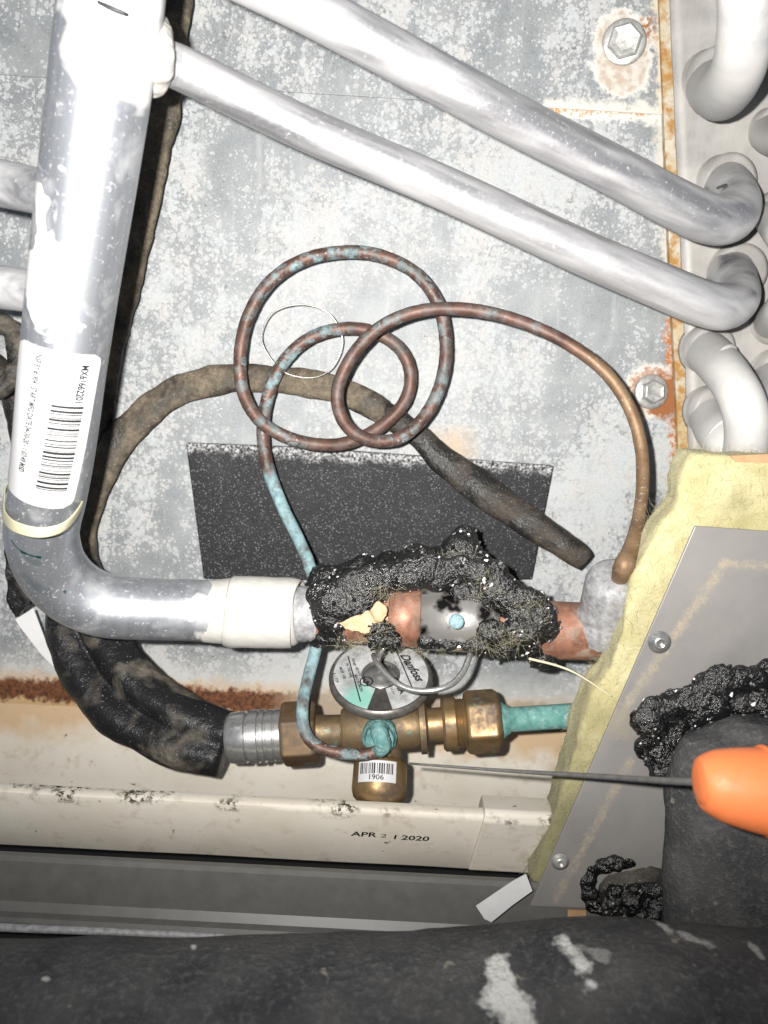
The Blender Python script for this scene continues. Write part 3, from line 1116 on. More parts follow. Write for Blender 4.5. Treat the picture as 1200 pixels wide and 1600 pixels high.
# nylon tie round the elbow
mk('cable_tie', *sweep([(6, 790, 128, 10), (8, 808, 140, 10), (24, 823, 152, 10), (60, 832, 157, 10), (96, 825, 153, 10), (119, 804, 142, 10), (130, 778, 126, 9), (120, 752, 108, 9), (66, 742, 96, 9), (14, 758, 108, 9)], 12, 8, closed=True,
    ref=(P(80, 740, 134) - P(62, 850, 120)).normalized(), sect=lambda t, f: (math.copysign(abs(math.cos(t)) ** 0.5, math.cos(t)), 0.17 * math.copysign(abs(math.sin(t)) ** 0.5, math.sin(t)))), M['tie'],
    label='yellowish nylon cable tie round the header pipe above the elbow', cat='cable tie')

# ------------------------------------------------------------------ copper suction pipe with stub
sp = thing('suction_pipe', 'horizontal copper suction pipe running from the aluminium elbow behind the yellow insulation', 'pipe', P(720, 1000, 94))
mk('pipe', *sweep([(490, 961, 93, 40), (560, 963, 93, 42), (640, 967, 93, 43), (760, 974, 92, 43), (860, 984, 91, 45), (930, 987, 90, 45), (1000, 990, 88, 45), (1080, 994, 86, 45)], 36, 6), M['copper'], sp)
mk('saddle_stub', *remesh(join(lathe(P(944, 985, 92), P(970, 880, 112), [(0, 0.0155), (0.008, 0.0150), (0.012, 0.0135), (0.03, 0.0135), (0.0345, 0.0115), (0.036, 0.008)], 28), sphere(P(950, 962, 97), 0.0145, 3, (1.05, 1, 0.45))), 0.9, [(0.2, 90), (0.1, 500)], 6), M['zinc'], sp)

# ------------------------------------------------------------------ coiled equaliser capillary
eq = [(968, 905, 112, 13.1), (975, 884, 118, 16.5), (984, 862, 112, 13.1), (997, 815, 96, 10.4), (1004, 760, 84, 10.4), (1002, 700, 74, 10.4), (985, 640, 68, 10.4), (950, 586, 62, 10.4), (900, 545, 58, 10.4), (840, 513, 56, 10.4), (770, 490, 54, 10.4),
      (700, 482, 53, 10.4), (640, 490, 52, 10.4), (585, 518, 50, 10.4), (545, 565, 49, 10.4), (527, 615, 48, 10.4), (538, 660, 47, 10.4), (572, 686, 45, 10.4), (620, 686, 42, 10.4), (660, 655, 38, 10.4), (687, 605, 34, 10.4), (697, 545, 31, 10.4), (686, 478, 30, 10.4), (650, 428, 30, 10.4),
      (595, 400, 30, 10.4), (535, 394, 30, 10.4), (470, 408, 30, 10.4), (418, 445, 30, 10.4), (386, 500, 31, 10.4), (375, 560, 32, 10.4), (381, 615, 34, 10.4), (405, 656, 36, 10.4), (445, 682, 36, 10.4), (500, 695, 34, 10.4), (550, 690, 30, 10.4), (600, 663, 26, 10.4), (634, 624, 24, 10.4),
      (641, 580, 23, 10.4), (622, 542, 22, 10.4), (580, 518, 22, 10.4), (532, 514, 22, 10.4), (480, 531, 22, 10.4), (440, 570, 24, 10.4), (418, 622, 25, 10.4), (411, 680, 26, 10.4), (420, 735, 30, 10.4), (443, 795, 38, 10.0), (470, 850, 50, 9.6), (489, 900, 62, 9.6), (497, 950, 68, 9.6),
      (496, 1000, 74, 9.6), (484, 1050, 84, 9.6), (473, 1100, 100, 9.6), (475, 1138, 106, 9.6), (490, 1162, 108, 9.6), (520, 1174, 109, 9.6), (560, 1180, 109, 9.6), (590, 1174, 108, 10.4)]
mk('equalizer_tube', *sweep(eq, 14, 8, nz=(0.06, 330)), M['capcopper'],
   label='thin patinated copper capillary tube coiled in loops in front of the steel sheet', cat='copper tube')

mk('wire_loop', *sweep([(472, 476, 22, 1.1), (514, 490, 22, 1.1), (535, 530, 21, 1.1), (521, 572, 21, 1.1), (490, 590, 20, 1.1), (445, 582, 20, 1.1), (416, 550, 20, 1.1), (409, 520, 21, 1.1), (428, 487, 22, 1.1)], 6, 8, closed=True), M['wire'],
   label='thin steel wire ring hanging inside the largest copper loop', cat='wire')

# ------------------------------------------------------------------ foam pad
pad = mk('foam_pad', *prism([(290, 692), (450, 698), (650, 712), (866, 728), (852, 800), (832, 906), (600, 909), (318, 905)], 4.6, 4.4), M['pad'], smooth=False,
         label='black speckled rectangular foam pad stuck on the steel sheet', cat='foam pad')
bev(pad, 0.8, 2)

# ------------------------------------------------------------------ foam-sleeved liquid line
fs = thing('foam_sleeve', 'brown dusty foam-sleeved line arching behind the copper loops and down to the valve', 'pipe insulation', P(350, 1170, 70))
flat = lambda t, f: (math.cos(t) * (0.55 + 0.1 * math.sin(9 * f)), math.sin(t))
mk('sleeve', *sweep([(914, 878, 38, 15.0), (900, 866, 37, 20.0), (870, 845, 34, 22.5), (820, 812, 28, 24.0), (770, 778, 22, 26.0), (725, 745, 17, 25.5), (690, 716, 13, 22.7), (655, 683, 12, 19.3), (600, 645, 11, 19.3), (540, 615, 11, 19.3)], 26, 9, nz=(0.16, 50), sect=flat), M['endfoam'], fs)
mk('sleeve', *sweep([(600, 645, 11.5, 20.7), (540, 613, 11, 21.1), (470, 597, 11, 21.1), (400, 592, 11, 22.0), (335, 593, 12, 22.9), (275, 612, 13, 23.8), (220, 650, 14, 24.6), (175, 705, 16, 25.5), (145, 765, 18, 24.6), (128, 830, 22, 24.6), (124, 900, 28, 29.9)], 28, 10, nz=(0.17, 60), sect=flat), M['brownfoam'], fs)


def slit(t, f):
    # open lengthwise slit facing the viewer
    g = math.exp(-((t - 0.15) / 0.30) ** 2) + math.exp(-((t - 0.15 - 2 * math.pi) / 0.30) ** 2)
    k = 1 - 0.55 * g * (0.5 + 0.5 * math.sin(math.pi * min(1, f * 1.1)))
    return (math.cos(t) * k * 0.8, math.sin(t) * k)


mk('open_sleeve', *sweep([(118, 880, 30, 36), (122, 935, 38, 52), (140, 1000, 48, 63), (172, 1058, 58, 65), (222, 1108, 68, 62), (285, 1143, 76, 57), (352, 1163, 80, 50)], 48, 14, nz=(0.08, 45), sect=slit), M['blackfoam'], fs)
mk('flap', *remesh(prism([(8, 845), (30, 850), (52, 905), (45, 945), (24, 968), (9, 940)], 46, 7), 1.2, [(1.5, 90)], 2), M['blackfoam'], fs)
mk('paper_tag', *prism([(24, 968), (52, 950), (88, 1046), (64, 1022), (30, 978)], 40, 0.5), M['whitetape'], smooth=False,
   label='white paper scrap sticking out left of the black foam sleeve', cat='paper scrap')
mk('foam_strip', *sweep([(262, -120, 26, 42), (258, 0, 26, 42), (246, 120, 24, 42), (226, 240, 22, 40), (202, 350, 20, 40), (180, 450, 18, 37), (158, 560, 16, 34), (140, 680, 12, 30), (132, 760, 8, 22)], 26, 12, nz=(0.16, 70), sect=lambda t, f: (0.45 * math.cos(t), math.sin(t))), M['brownfoam'],
   label='ragged brown foam strip running up behind the header pipe', cat='pipe insulation')
mk('foam_stub', *remesh(join(sweep_w([(P(-6, 555, 40) + (RT * math.cos(q) * 0.012 + UP * math.sin(q) * 0.016), 0.0055) for q in [2 * math.pi * i / 20 for i in range(20)]], 10, closed=True)), 1.0, [(2.0, 90)], 1), M['blackfoam'],
   label='dusty black foam ring cut off by the left edge beside the header label', cat='pipe insulation')
mk('foam_tail', *sweep([(-30, 560, 14, 22), (8, 592, 12, 20), (26, 650, 8, 16), (30, 720, 6, 10)], 16, 8, nz=(0.2, 90)), M['endfoam'],
   label='black foam tail hanging behind the header pipe at the left edge', cat='pipe insulation')

# ------------------------------------------------------------------ expansion valve
ev = thing('expansion_valve', 'brass thermostatic expansion valve with round head, between the ridged fitting and green copper tube', 'valve', P(592, 1255, 84))
VA, VB = P(362, 1153, 82), P(912, 1117, 82)
AX = (VB - VA).normalized()
KV = (VB - VA).length / 550.0


def va(px):
    return VA + AX * ((px - 362) * KV)


def vl(name, prof, mat, n=32, rot=0.0, par=None, smooth=True, bv_=None):
    x0 = prof[0][0]
    o = mk(name, *lathe(va(x0), va(x0) + AX, [((x - x0) * KV, r * KV) for x, r in prof], n, rot), mat, par or ev, smooth=smooth)
    if smooth:
        sharp(o, 40)
    if bv_:
        bev(o, bv_, 3, 25)
    return o


vl('ridged_fitting', [(356, 34), (362, 39), (386, 40), (388, 37), (391, 37), (392, 41), (406, 41), (407, 38), (409, 38), (410, 41.5), (416, 41.5), (417, 38), (420, 38), (421, 40), (430, 40), (431, 38.5), (433, 38.5), (434, 40), (444, 40)], M['steel'], 40)
vl('flare_nut', [(442, 47), (446, 51), (490, 51), (497, 46)], M['nutbrown'], 6, 0.45, smooth=False, bv_=2.2)
vl('neck', [(494, 27), (512, 26), (534, 25), (535, 27), (539, 27)], M['brass'])
vl('body', [(536, 32), (540, 35), (600, 36), (650, 35), (656, 33), (657, 44), (666, 44), (668, 30)], M['brass'])
vl('neck', [(664, 27), (668, 29), (670, 26), (694, 26)], M['brass_d'])
vl('lock_nut', [(692, 38), (696, 42), (712, 42), (716, 37), (717, 36), (719, 38), (721, 36), (723, 38), (725, 36), (728, 38)], M['brass_d'], 24, 0.2)
vl('flare_nut', [(727, 44), (732, 50), (776, 50), (783, 42)], M['brass_d'], 6, 0.25, smooth=False, bv_=2.0)
vl('ferrule', [(781, 30), (787, 28), (792, 24), (796, 22)], M['greencopper'], 28)
mk('outlet_tube', *sweep_w([(va(792), 19 * KV), (va(850), 19 * KV), (va(912), 19 * KV), (va(980), 19 * KV)], 24, nz=(0.03, 200)), M['greencopper'], ev)
# lower leg with hex-like cap
LA, LB = P(597, 1140, 84), P(591, 1264, 106)
lk = mm_px(592, 1220, 98)
o = mk('lower_leg', *lathe(LA, LB, [(0, 30 * lk), (30 * lk, 32 * lk), (49 * lk, 33 * lk)], 32), M['brass'], ev)
o = mk('end_cap', *lathe(LA, LB, [(48 * lk, 33 * lk), (51 * lk, 40 * lk), (56 * lk, 42 * lk), (94 * lk, 43 * lk), (105 * lk, 40 * lk), (113 * lk, 32 * lk), (116 * lk, 20 * lk)], 40), M['brass_d'], ev)
sharp(o, 50)
# small barcode label on the cap
lax = (LB - LA).normalized()
lv_ = (CAM - LA)
le2 = (lv_ - lax * lv_.dot(lax)).normalized()
le1 = lax.cross(le2)
if le1.dot(RT) < 0:
    le1 = -le1


def on_cap(t, th, off):
    return LA + lax * t * lk + (le1 * math.sin(th) + le2 * math.cos(th)) * (43.2 * lk + off)


cv, cf = [], []
for j in range(9):
    for i in range(15):
        cv.append(on_cap(57 + 32 * j / 8, math.radians(-48 + 82 * i / 14), 0.0003))
for j in range(8):
    for i in range(14):
        a = j * 15 + i
        cf.append([a, a + 1, a + 16, a + 15])
cl = mk('cap_label', cv, cf, M['label'], ev)
bv, bf = [], []
th = -42.0
while th < 27:
    w = random.choice((1.3, 2.4, 3.4))
    o = len(bv)
    for t in (61, 77):
        for a in (th, th + w):
            bv.append(on_cap(t, math.radians(a), 0.0006))
    bf.append([o, o + 1, o + 3, o + 2])
    th += w + random.choice((1.4, 2.2, 3.2))
mk('barcode', bv, bf, M['ink'], cl, smooth=False)
tv, tf = text2d('1906', 1.0, bold=0.015, align='CENTER')
mk('lettering', [on_cap(82.5 - b * 11, math.radians(-8 + a * 16), 0.0006) for a, b in tv], tf, M['ink'], cl, smooth=False)
# equaliser port, crusted green
pc = P(594, 1138, 82)
pn = (CAM - pc).normalized() + Vector((0, 0, -0.25))
pn.normalize()
mk('equalizer_port', *remesh(join(lathe(pc, pc + pn, [(0.0, 0.0082), (0.017, 0.0082), (0.0185, 0.0070), (0.024, 0.0068)], 26),
    sweep([(592, 1138, 106, 15), (594, 1150, 112, 14), (598, 1164, 113, 13), (594, 1174, 110, 12.5)], 14, 5)), 0.7, [(0.5, 220), (0.3, 600)], 2), M['verdigris'], ev)

# power head: a tilted disc behind the suction pipe
dc = P(595, 1054, 76)
view = (CAM - dc).normalized()
dn = (view * math.cos(math.radians(50)) + UP * math.sin(math.radians(50))).normalized()
du = (RT - dn * RT.dot(dn)).normalized()
dv = dn.cross(du)
RD = 80 * depth(dc) / F_PX
ph = mk('power_head', *lathe(dc - dn * 0.008, dc, [(0, RD * 0.30), (0.0, RD * 0.72), (0.0026, RD * 0.97), (0.0045, RD * 1.02), (0.0062, RD * 1.02), (0.0078, RD * 0.99), (0.0084, RD * 0.955), (0.0079, RD * 0.93), (0.0077, RD * 0.40), (0.0068, RD * 0.34), (0.0052, RD * 0.26), (0.0064, RD * 0.10), (0.0066, 0.0002)], 64), M['darksteel'], ev)
sharp(ph, 60)
mk('head_stem', *lathe(dc - dn * 0.022, dc, [(0, 0.012), (0.014, 0.012), (0.0145, 0.016), (0.0165, 0.017)], 28), M['brass_d'], ph)


def on_disc(u, v, off):
    return dc + (du * u + dv * v) * RD + dn * (-0.0002 + off)


# printed ring label with a grey slot at the bottom
rv, rf = [], []
A0, A1 = math.radians(-76), math.radians(254)
na = 90
for i in range(na + 1):
    a = A0 + (A1 - A0) * i / na
    for r in (0.38, 0.66, 0.925):
        rv.append(on_disc(math.cos(a) * r, math.sin(a) * r, 0.0003))
for i in range(na):
    for k in range(2):
        q = i * 3 + k
        rf.append([q, q + 1, q + 4, q + 3])
dl = NB('disc_label', 0.4, 0, (0.55, 0.56, 0.56))
k = dl.ma('ADD', dl.dist(on_disc(-0.38, -0.62, 0)), dl.ma('MULTIPLY', dl.ma('SUBTRACT', dl.noise(200, 4), 0.5), 0.012))
dl.col(dl.mix(dl.rng(k, 0.011, 0.005, 0, 0.85), dl.mix(dl.rng(dl.noise(150, 4), 0.42, 0.66), (0.46, 0.47, 0.475), (0.27, 0.275, 0.27)), (0.19, 0.46, 0.38)))
dlab = mk('disc_label', rv, rf, dl.m, ph)
mk('hub', *lathe(dc - dn * 0.0012, dc + dn, [(0, RD * 0.33), (0.0006, RD * 0.32), (0.0002, RD * 0.2), (0.0020, RD * 0.12), (0.0024, 0.0002)], 40), M['steel'], ph)


def disc_text(body, u, v, ang, size, bold=0.0, shear=0.0, mat='ink'):
    tv, tf = text2d(body, size, shear, bold)
    c, s_ = math.cos(math.radians(ang)), math.sin(math.radians(ang))
    return mk('lettering', [on_disc(u + a * c - b * s_, v + a * s_ + b * c, 0.0007) for a, b in tv], tf, M[mat], dlab, smooth=False)


disc_text('Danfoss', 0.44, 0.55, -66, 0.24, 0.008, 0.45)
disc_text('R410A', 0.24, -0.10, -66, 0.16, 0.006)
disc_text('068U3870', 0.27, 0.32, -66, 0.085, 0, 0, 'greyink')
disc_text('0-10/34 psi', 0.12, -0.20, -66, 0.08, 0, 0, 'greyink')
for i, (u, v, t) in enumerate(((-0.80, 0.18, 'MOP 100'), (-0.68, 0.28, 'PS 700 psig'), (-0.56, 0.42, 'Range -40 +10 C'), (-0.50, -0.02, 'MADE IN'), (-0.44, -0.22, '5 TON'), (-0.92, 0.02, 'B 1 719'))):
    disc_text(t, u, v, -72, 0.085, 0.002, 0, 'greyink')


def disc_line(u0, v0, u1, v1, w=0.012):
    d = Vector((u1 - u0, v1 - v0))
    n_ = Vector((-d.y, d.x)).normalized() * w
    mk('printed_line', [on_disc(u0 + n_.x, v0 + n_.y, 0.0007), on_disc(u1 + n_.x, v1 + n_.y, 0.0007), on_disc(u1 - n_.x, v1 - n_.y, 0.0007), on_disc(u0 - n_.x, v0 - n_.y, 0.0007)], [[0, 1, 2, 3]], M['ink'], dlab, smooth=False)


disc_line(-0.66, 0.50, -0.38, -0.72)
disc_line(0.30, 0.68, 0.62, -0.42)
# round approval mark
av, af = [], []
for i in range(28):
    a = 2 * math.pi * i / 28
    for r in (0.105, 0.13):
        av.append(on_disc(-0.28 + math.cos(a) * r, -0.20 + math.sin(a) * r, 0.0007))
for i in range(28):
    j = (i + 1) % 28
    af.append([2 * i, 2 * i + 1, 2 * j + 1, 2 * j])
mk('printed_ring', av, af, M['ink'], dlab, smooth=False)
disc_text('UL', -0.34, -0.18, -40, 0.13, 0.006)
# thin head capillary to the bulb
mk('head_capillary', *sweep([(588, 1036, 92, 4), (584, 1024, 100, 4.5), (590, 1036, 108, 5), (612, 1062, 116, 5), (640, 1077, 120, 5), (675, 1079, 122, 5), (704, 1070, 120, 5), (722, 1052, 114, 5), (732, 1030, 108, 5), (742, 1000, 100, 5)], 10, 8), M['steel'], ev)
mk('head_capillary', *sweep([(600, 1012, 104, 3), (592, 1024, 102, 4), (591, 1034, 96, 4.5), (594, 1046, 84, 4)], 8, 5), M['steel'], ev)

# ------------------------------------------------------------------ sensing bulb and its strap
sb = thing('sensing_bulb', 'dark sensing bulb with blue-green rivet strapped on the copper pipe among black mastic', 'sensing bulb', P(715, 1000, 110))
SA, SB_ = P(606, 963, 95), P(800, 972, 95)
sax = (SB_ - SA).normalized()
sk = (SB_ - SA).length / 194
mk('copper_band', *lathe(SA, SB_, [(0, 43 * sk), (1 * sk, 46 * sk), (48 * sk, 46.5 * sk), (49 * sk, 44 * sk)], 44), M['copper'], sb)
bb = NB('strap_steel', 0.3, 0.7)
bb.col(bb.mix(bb.rng(bb.noise(60, 5, 0.6), 0.44, 0.52), (0.012, 0.011, 0.010), (0.42, 0.40, 0.38)))
bb.bump(bb.noise(500, 3), 0.2, 0.0005)
mk('strap', *lathe(SA, SB_, [(49 * sk, 44 * sk), (50 * sk, 49 * sk), (126 * sk, 50 * sk), (150 * sk, 47 * sk), (170 * sk, 40 * sk)], 44), bb.m, sb)
rp = P(713, 971, 118)
rn = (CAM - rp).normalized()
mk('rivet', *lathe(rp - rn * 0.004, rp, [(0, 11.5 * sk), (0.0036, 11.5 * sk), (0.0046, 10 * sk), (0.005, 6 * sk), (0.005, 0.0001)], 24), plain('rivet_blue', (0.20, 0.31, 0.34), 0.7, 0, 0.3, 900, 0.5), sb)
mk('tape', *remesh(join(prism([(524, 974), (548, 962), (576, 953), (590, 963), (593, 984), (570, 993), (538, 985)], 118, 1.6), prism([(577, 955), (590, 941), (604, 947), (607, 962), (597, 974), (584, 969)], 119.5, 1.8)), 0.7, [(1.6, 90), (0.5, 300)], 2), M['tape'],
   label='crumpled scrap of cream tape on the suction pipe in front of the mastic', cat='tape scrap')

# black mastic over the joint
random.seed(5)
prof = [(498, 905), (520, 885), (545, 872), (575, 858), (610, 850), (645, 846), (680, 842), (712, 838), (745, 852), (770, 872), (795, 896), (820, 920), (845, 938)]
bl = []
for (x, y) in prof:
    for q in range(4):
        yy = y + 27 + q * 18
        if yy > 945 and 560 < x < 800:
            continue
        bl.append(sphere(P(x + random.uniform(-8, 8), yy + random.uniform(-5, 5), 72 + q * 7 + random.uniform(-3, 3)), (20 + random.uniform(-3, 4)) * 0.40 * S, 2))
for x, y, d, r in ((512, 930, 104, 7.5), (525, 945, 107, 7), (540, 925, 106, 7), (560, 915, 107, 7.5), (585, 908, 106, 7), (610, 900, 105, 6.5), (515, 965, 106, 7), (512, 985, 103, 6), (640, 893, 104, 6.5), (670, 890, 104, 7), (684, 900, 104, 6),
                   (780, 925, 104, 7), (800, 940, 104, 7), (822, 950, 105, 7.5), (840, 965, 105, 7), (846, 985, 104, 6.5), (815, 985, 108, 6.5), (800, 1005, 104, 6), (830, 1005, 103, 6), (780, 1010, 103, 5), (765, 900, 103, 6),
                   (726, 836, 72, 4), (722, 848, 74, 5), (672, 1000, 108, 4.4), (700, 1002, 108, 4.2), (735, 1002, 107, 4.0), (770, 985, 110, 5), (760, 1000, 108, 5), (745, 895, 106, 5), (720, 890, 105, 5.5), (590, 925, 106, 5), (570, 935, 107, 6), (550, 945, 108, 6), (625, 908, 107, 4.5), (645, 906, 107, 4)):
    bl.append(sphere(P(x, y, d - r * 0.25), r * 1.25 * S, 2, (1.15, 0.55, 1.0)))
mas = thing('mastic_wrap', 'big lump of glossy black mastic over the copper joint and bulb', 'mastic', P(680, 1000, 92))
mv, mf = remesh(join(*bl), 0.6, [(1.8, 55), (0.22, 300), (0.15, 900)], 40)
mk('lump', mv, mf, M['mastic'], mas)
mk('tar_glints', *glint_flakes([v for v in mv if v.y < -0.066], 1100, 0.4, 1.3, 0.3), M['glint'], mas, smooth=False, kind='stuff')
clump = remesh(join(*[sphere(P(600 + random.uniform(-18, 14), 992 + random.uniform(-16, 16), 113 + random.uniform(-3, 3)), random.uniform(2.2, 4.2) * S, 2) for i in range(14)]), 0.6, [(1.0, 400), (0.8, 800)])
mk('lump', *clump, M['mastic'], mas)
st = []
random.seed(9)


def tuft(cx, cy, d, rx, ry, n):
    for i in range(n):
        a = random.uniform(0, 2 * math.pi)
        r = math.sqrt(random.random())
        p = P(cx + rx * r * math.cos(a), cy + ry * r * math.sin(a), d + random.uniform(-2, 3))
        st.append((p, Vector((random.gauss(0, 1), -0.4, random.gauss(0, 1)))))


tuft(705, 880, 100, 34, 12, 90)
tuft(760, 925, 108, 24, 26, 45)
tuft(775, 1000, 110, 44, 18, 140)
tuft(570, 1008, 112, 50, 7, 80)
tuft(600, 925, 112, 26, 10, 45)
tuft(830, 960, 108, 22, 36, 60)
tuft(650, 1015, 104, 60, 5, 60)
tuft(600, 985, 116, 16, 16, 60)
mk('glass_fibres', *fibres(st, 0.0085, 0.00005, 0.35), M['fibre'], mas, kind='stuff')
mk('fibre_strand', *sweep([(826, 1029, 112, 2.2), (870, 1040, 114, 2), (905, 1055, 118, 1.5), (955, 1088, 126, 1)], 5, 6), M['fibre'],
   label='single pale glass fibre strand poking right from the mastic below the copper pipe', cat='fibre strand')

# ------------------------------------------------------------------ drain pan
pn_ = thing('drain_pan', 'long cream plastic drain pan under the valve, stamped with a date', 'drain pan', P(400, 1335, 112))
zr = P(300, 1247, 115).z
zb = P(300, 1334, 102).z
zt = P(300, 1122, 2).z


def pan_section(x0, x1, dz=0.0, df=0.0):
    pr = [(1.6, zt + 0.003), (3.0, zt), (8, zt - 0.008), (26, zb - 0.003), (96, zb - 0.004), (105, zr - 0.004), (109.5, zr + dz - 0.001), (110.5, zr + 0.0004 + dz), (116.2 + df, zr + 0.0006 + dz), (117.4 + df, zr - 0.0006 + dz), (117.2 + df, zr - 0.003 + dz), (102 + df, zb), (101 + df, zb - 0.001), (99 + df, zb - 0.001), (50, zb - 0.007), (1.6, zb - 0.007)]
    n = len(pr)
    xs = [x0 + (x1 - x0) * i / 40 for i in range(41)]
    V, Fc = [], []
    for x in xs:
        for d, z in pr:
            V.append(Vector((x, -d * S, z + 0.0004 * mn.noise(Vector((x * 20, d * 0.05, 0))))))
    for i in range(40):
        for k in range(n):
            l = (k + 1) % n
            Fc.append([i * n + k, i * n + l, (i + 1) * n + l, (i + 1) * n + k])
    Fc.append(list(range(n))[::-1])
    Fc.append([40 * n + k for k in range(n)])
    return V, Fc


xs_ = P(742, 1300, 118).x
sharp(mk('trough', *pan_section(-0.36, 0.2), M['pan'], pn_), 50)
cz = [(100, zr - 0.002), (102, zr + 0.0022), (104, zr + 0.0032), (117.0, zr + 0.0032), (119.0, zr + 0.0018), (119.4, zr - 0.002), (104.4, zb + 0.0006), (103, zb - 0.0002), (100, zb + 0.001)]
ca = [Vector((xs_ + 0.0035 + 0.0035 * (zr - z) / (zr - zb) * -1.0, -d * S, z)) for d, z in cz]
co_ = [Vector((0.2, -d * S, z)) for d, z in cz]
bev(mk('corner_section', ca + co_, [list(range(9))[::-1], list(range(9, 18))] + [[i, (i + 1) % 9, 9 + (i + 1) % 9, 9 + i] for i in range(9)], M['pan'], pn_, smooth=False), 0.8, 2, 30)
tv, tf = text2d('APR', 1.0, bold=0.02)
fo = P(549, 1303, 118.6)
fx = Vector((1, 0, 0))
fz = Vector((0, -0.0152, zr - 0.003 - zb)).normalized()
fn = Vector((1, 0, 0)).cross(fz)
fq = Vector((0, -0.1172, zr - 0.003)) + fn * (0.0004 if fn.y < 0 else -0.0004)
ts = 0.0048


def pan_text(body, px, py, sx=1.0, bold=0.02, szm=1.0):
    tv, tf = text2d(body, 1.0, bold=bold)
    r_ = ray(px, py)
    p0 = CAM + r_ * ((fq - CAM).dot(fn) / r_.dot(fn))
    mk('date_stamp', [p0 + fx * a * ts * 1.35 * sx + fz * b * ts * szm + fx * b * ts * 0.12 for a, b in tv], tf, M['ink'], pn_, smooth=False)


pan_text('APR', 549, 1303)
pan_text('2', 594, 1306, 1.0, 0.0, 0.8)
pan_text('1', 612, 1308, 1.0, 0.02, 0.9)
pan_text('2020', 627, 1309)

# ------------------------------------------------------------------ grey cabinet bar in front of the pan
zbt = P(300, 1352, 124).z
zbb = P(300, 1436, 126).z
pr = [(119, zbt - 0.001), (122, zbt - 0.001), (124, zbt - 0.0025), (125.5, zbb + 0.004), (128, zbb + 0.0005), (131.5, zbb), (133, zbb - 0.0015), (133, zbb - 0.006), (131, zbb - 0.007), (119, zbb - 0.007)]
V, Fc = [], []
n = len(pr)
for i in range(31):
    x = -0.36 + 0.62 * i / 30
    for d, z in pr:
        V.append(Vector((x, -d * S, z)))
for i in range(30):
    for k in range(n):
        l = (k + 1) % n
        Fc.append([i * n + k, i * n + l, (i + 1) * n + l, (i + 1) * n + k])
Fc.append(list(range(n))[::-1])
Fc.append([30 * n + k for k in range(n)])
sharp(mk('cabinet_rail', V, Fc, M['bar'], smooth=True, label='dark grey painted steel rail below the cream drain pan', cat='rail'), 30)
mk('trim_strip', *sweep([(-150, 1440, 150, 7), (0, 1449, 150, 6.5), (150, 1455, 150, 6), (330, 1463, 150, 5), (480, 1472, 150, 4)], 10, 5), M['zinc'],
   label='thin pale metal edge below the dark rail at the lower left', cat='trim')

# ------------------------------------------------------------------ right side: glass wool, grey sheet, mastic, foam pipes
wo = thing('insulation_batt', 'yellow glass wool strip edging the grey sheet metal cover', 'insulation', P(870, 1380, 95))
poly = [(1078, 706), (1130, 712), (1320, 716), (1320, 1000), (1150, 1100), (1000, 1330), (880, 1420), (832, 1400), (824, 1372), (846, 1302), (866, 1240), (884, 1180), (902, 1122), (918, 1080), (944, 1042), (962, 985), (984, 900), (1008, 846), (1050, 786), (1064, 740)]
poly = [(x + (9 if x < 1060 else 2), y) for x, y in poly]
wv, wf = remesh(prism(poly, 121, 20), 1.5, [(2.0, 38), (0.35, 150)], 8)
mk('batt', wv, wf, M['wool'], wo)
random.seed(3)
cand = []
for v in wv:
    rel = v - CAM
    px = W_PX / 2 + F_PX * rel.dot(RT) / rel.dot(fwd)
    py = H_PX / 2 - F_PX * rel.dot(UP) / rel.dot(fwd)
    if v.y < -0.098 and px < 1260:
        cand.append(v)
random.shuffle(cand)
mk('wool_fibres', *fibres([(v, Vector((random.gauss(-0.3, 1), -0.3, random.gauss(0, 1)))) for v in cand[:9000]], 0.0055, 0.00006, 0.3, seg=3), M['woolfibre'], wo, kind='stuff')
mk('card_strip', *prism([(1142, 712), (1320, 704), (1320, 728), (1150, 722)], 122, 2), M['card'], smooth=False,
   label='brown cardboard edge on top of the yellow glass wool at the right edge', cat='cardboard')

gs = mk('cover_sheet', *prism([(1086, 822), (1200, 830), (1420, 846), (1420, 1440), (828, 1416)], 125, 1.6), M['paint'], smooth=False,
        label='grey painted sheet metal cover with slanted left edge on the yellow wool', cat='metal cover')
bev(gs, 0.4, 2)


def screw(px, py, rpx, par, mat):
    c = P(px, py, 125)
    k = depth(c) / F_PX
    nr = Vector((0, -1, 0))
    s_ = mk('screw', *lathe(c, c + nr, [(0, rpx * k), (0.0008, rpx * k), (0.0012, rpx * k * 0.72), (0.0022, rpx * k * 0.66), (0.0028, rpx * k * 0.5), (0.0029, rpx * k * 0.28), (0.0018, rpx * k * 0.18), (0.0018, 0.0001)], 24), mat, par)
    return s_


screw(1030, 1003, 18, gs, M['steel'])
screw(875, 1345, 14, gs, M['bolt'])

# foam pipe coming out of the upper hole, and mastic round it
marks2 = [(P(1140, 1378, 178), P(1146, 1368, 178), 0.0022, 0.6), (P(1110, 1412, 176), P(1118, 1410, 176), 0.003, 0.6), (P(1042, 1310, 180), P(1036, 1330, 180), 0.0012, 0.7)]
mk('foam_pipe', *sweep([(1225, 1128, 138, 60), (1224, 1134, 138, 110), (1223, 1150, 138, 150), (1222, 1185, 139, 172), (1222, 1240, 140, 181), (1222, 1330, 142, 184), (1222, 1430, 144, 186), (1222, 1560, 146, 186)], 48, 8, ref=Vector((0, -1, 0)), sect=lambda t, f: (0.42 * math.cos(t), math.sin(t)), nz=(0.03, 60)), mat_pipefoam('dark_pipe_foam', marks2),
   label='dark foam-covered pipe at the right edge behind the orange handle', cat='pipe insulation')
mr = thing('mastic_ring', 'glossy black mastic bead round the foam pipe on the grey cover, above the orange handle', 'mastic', P(1020, 1180, 126))
random.seed(21)
bl = []
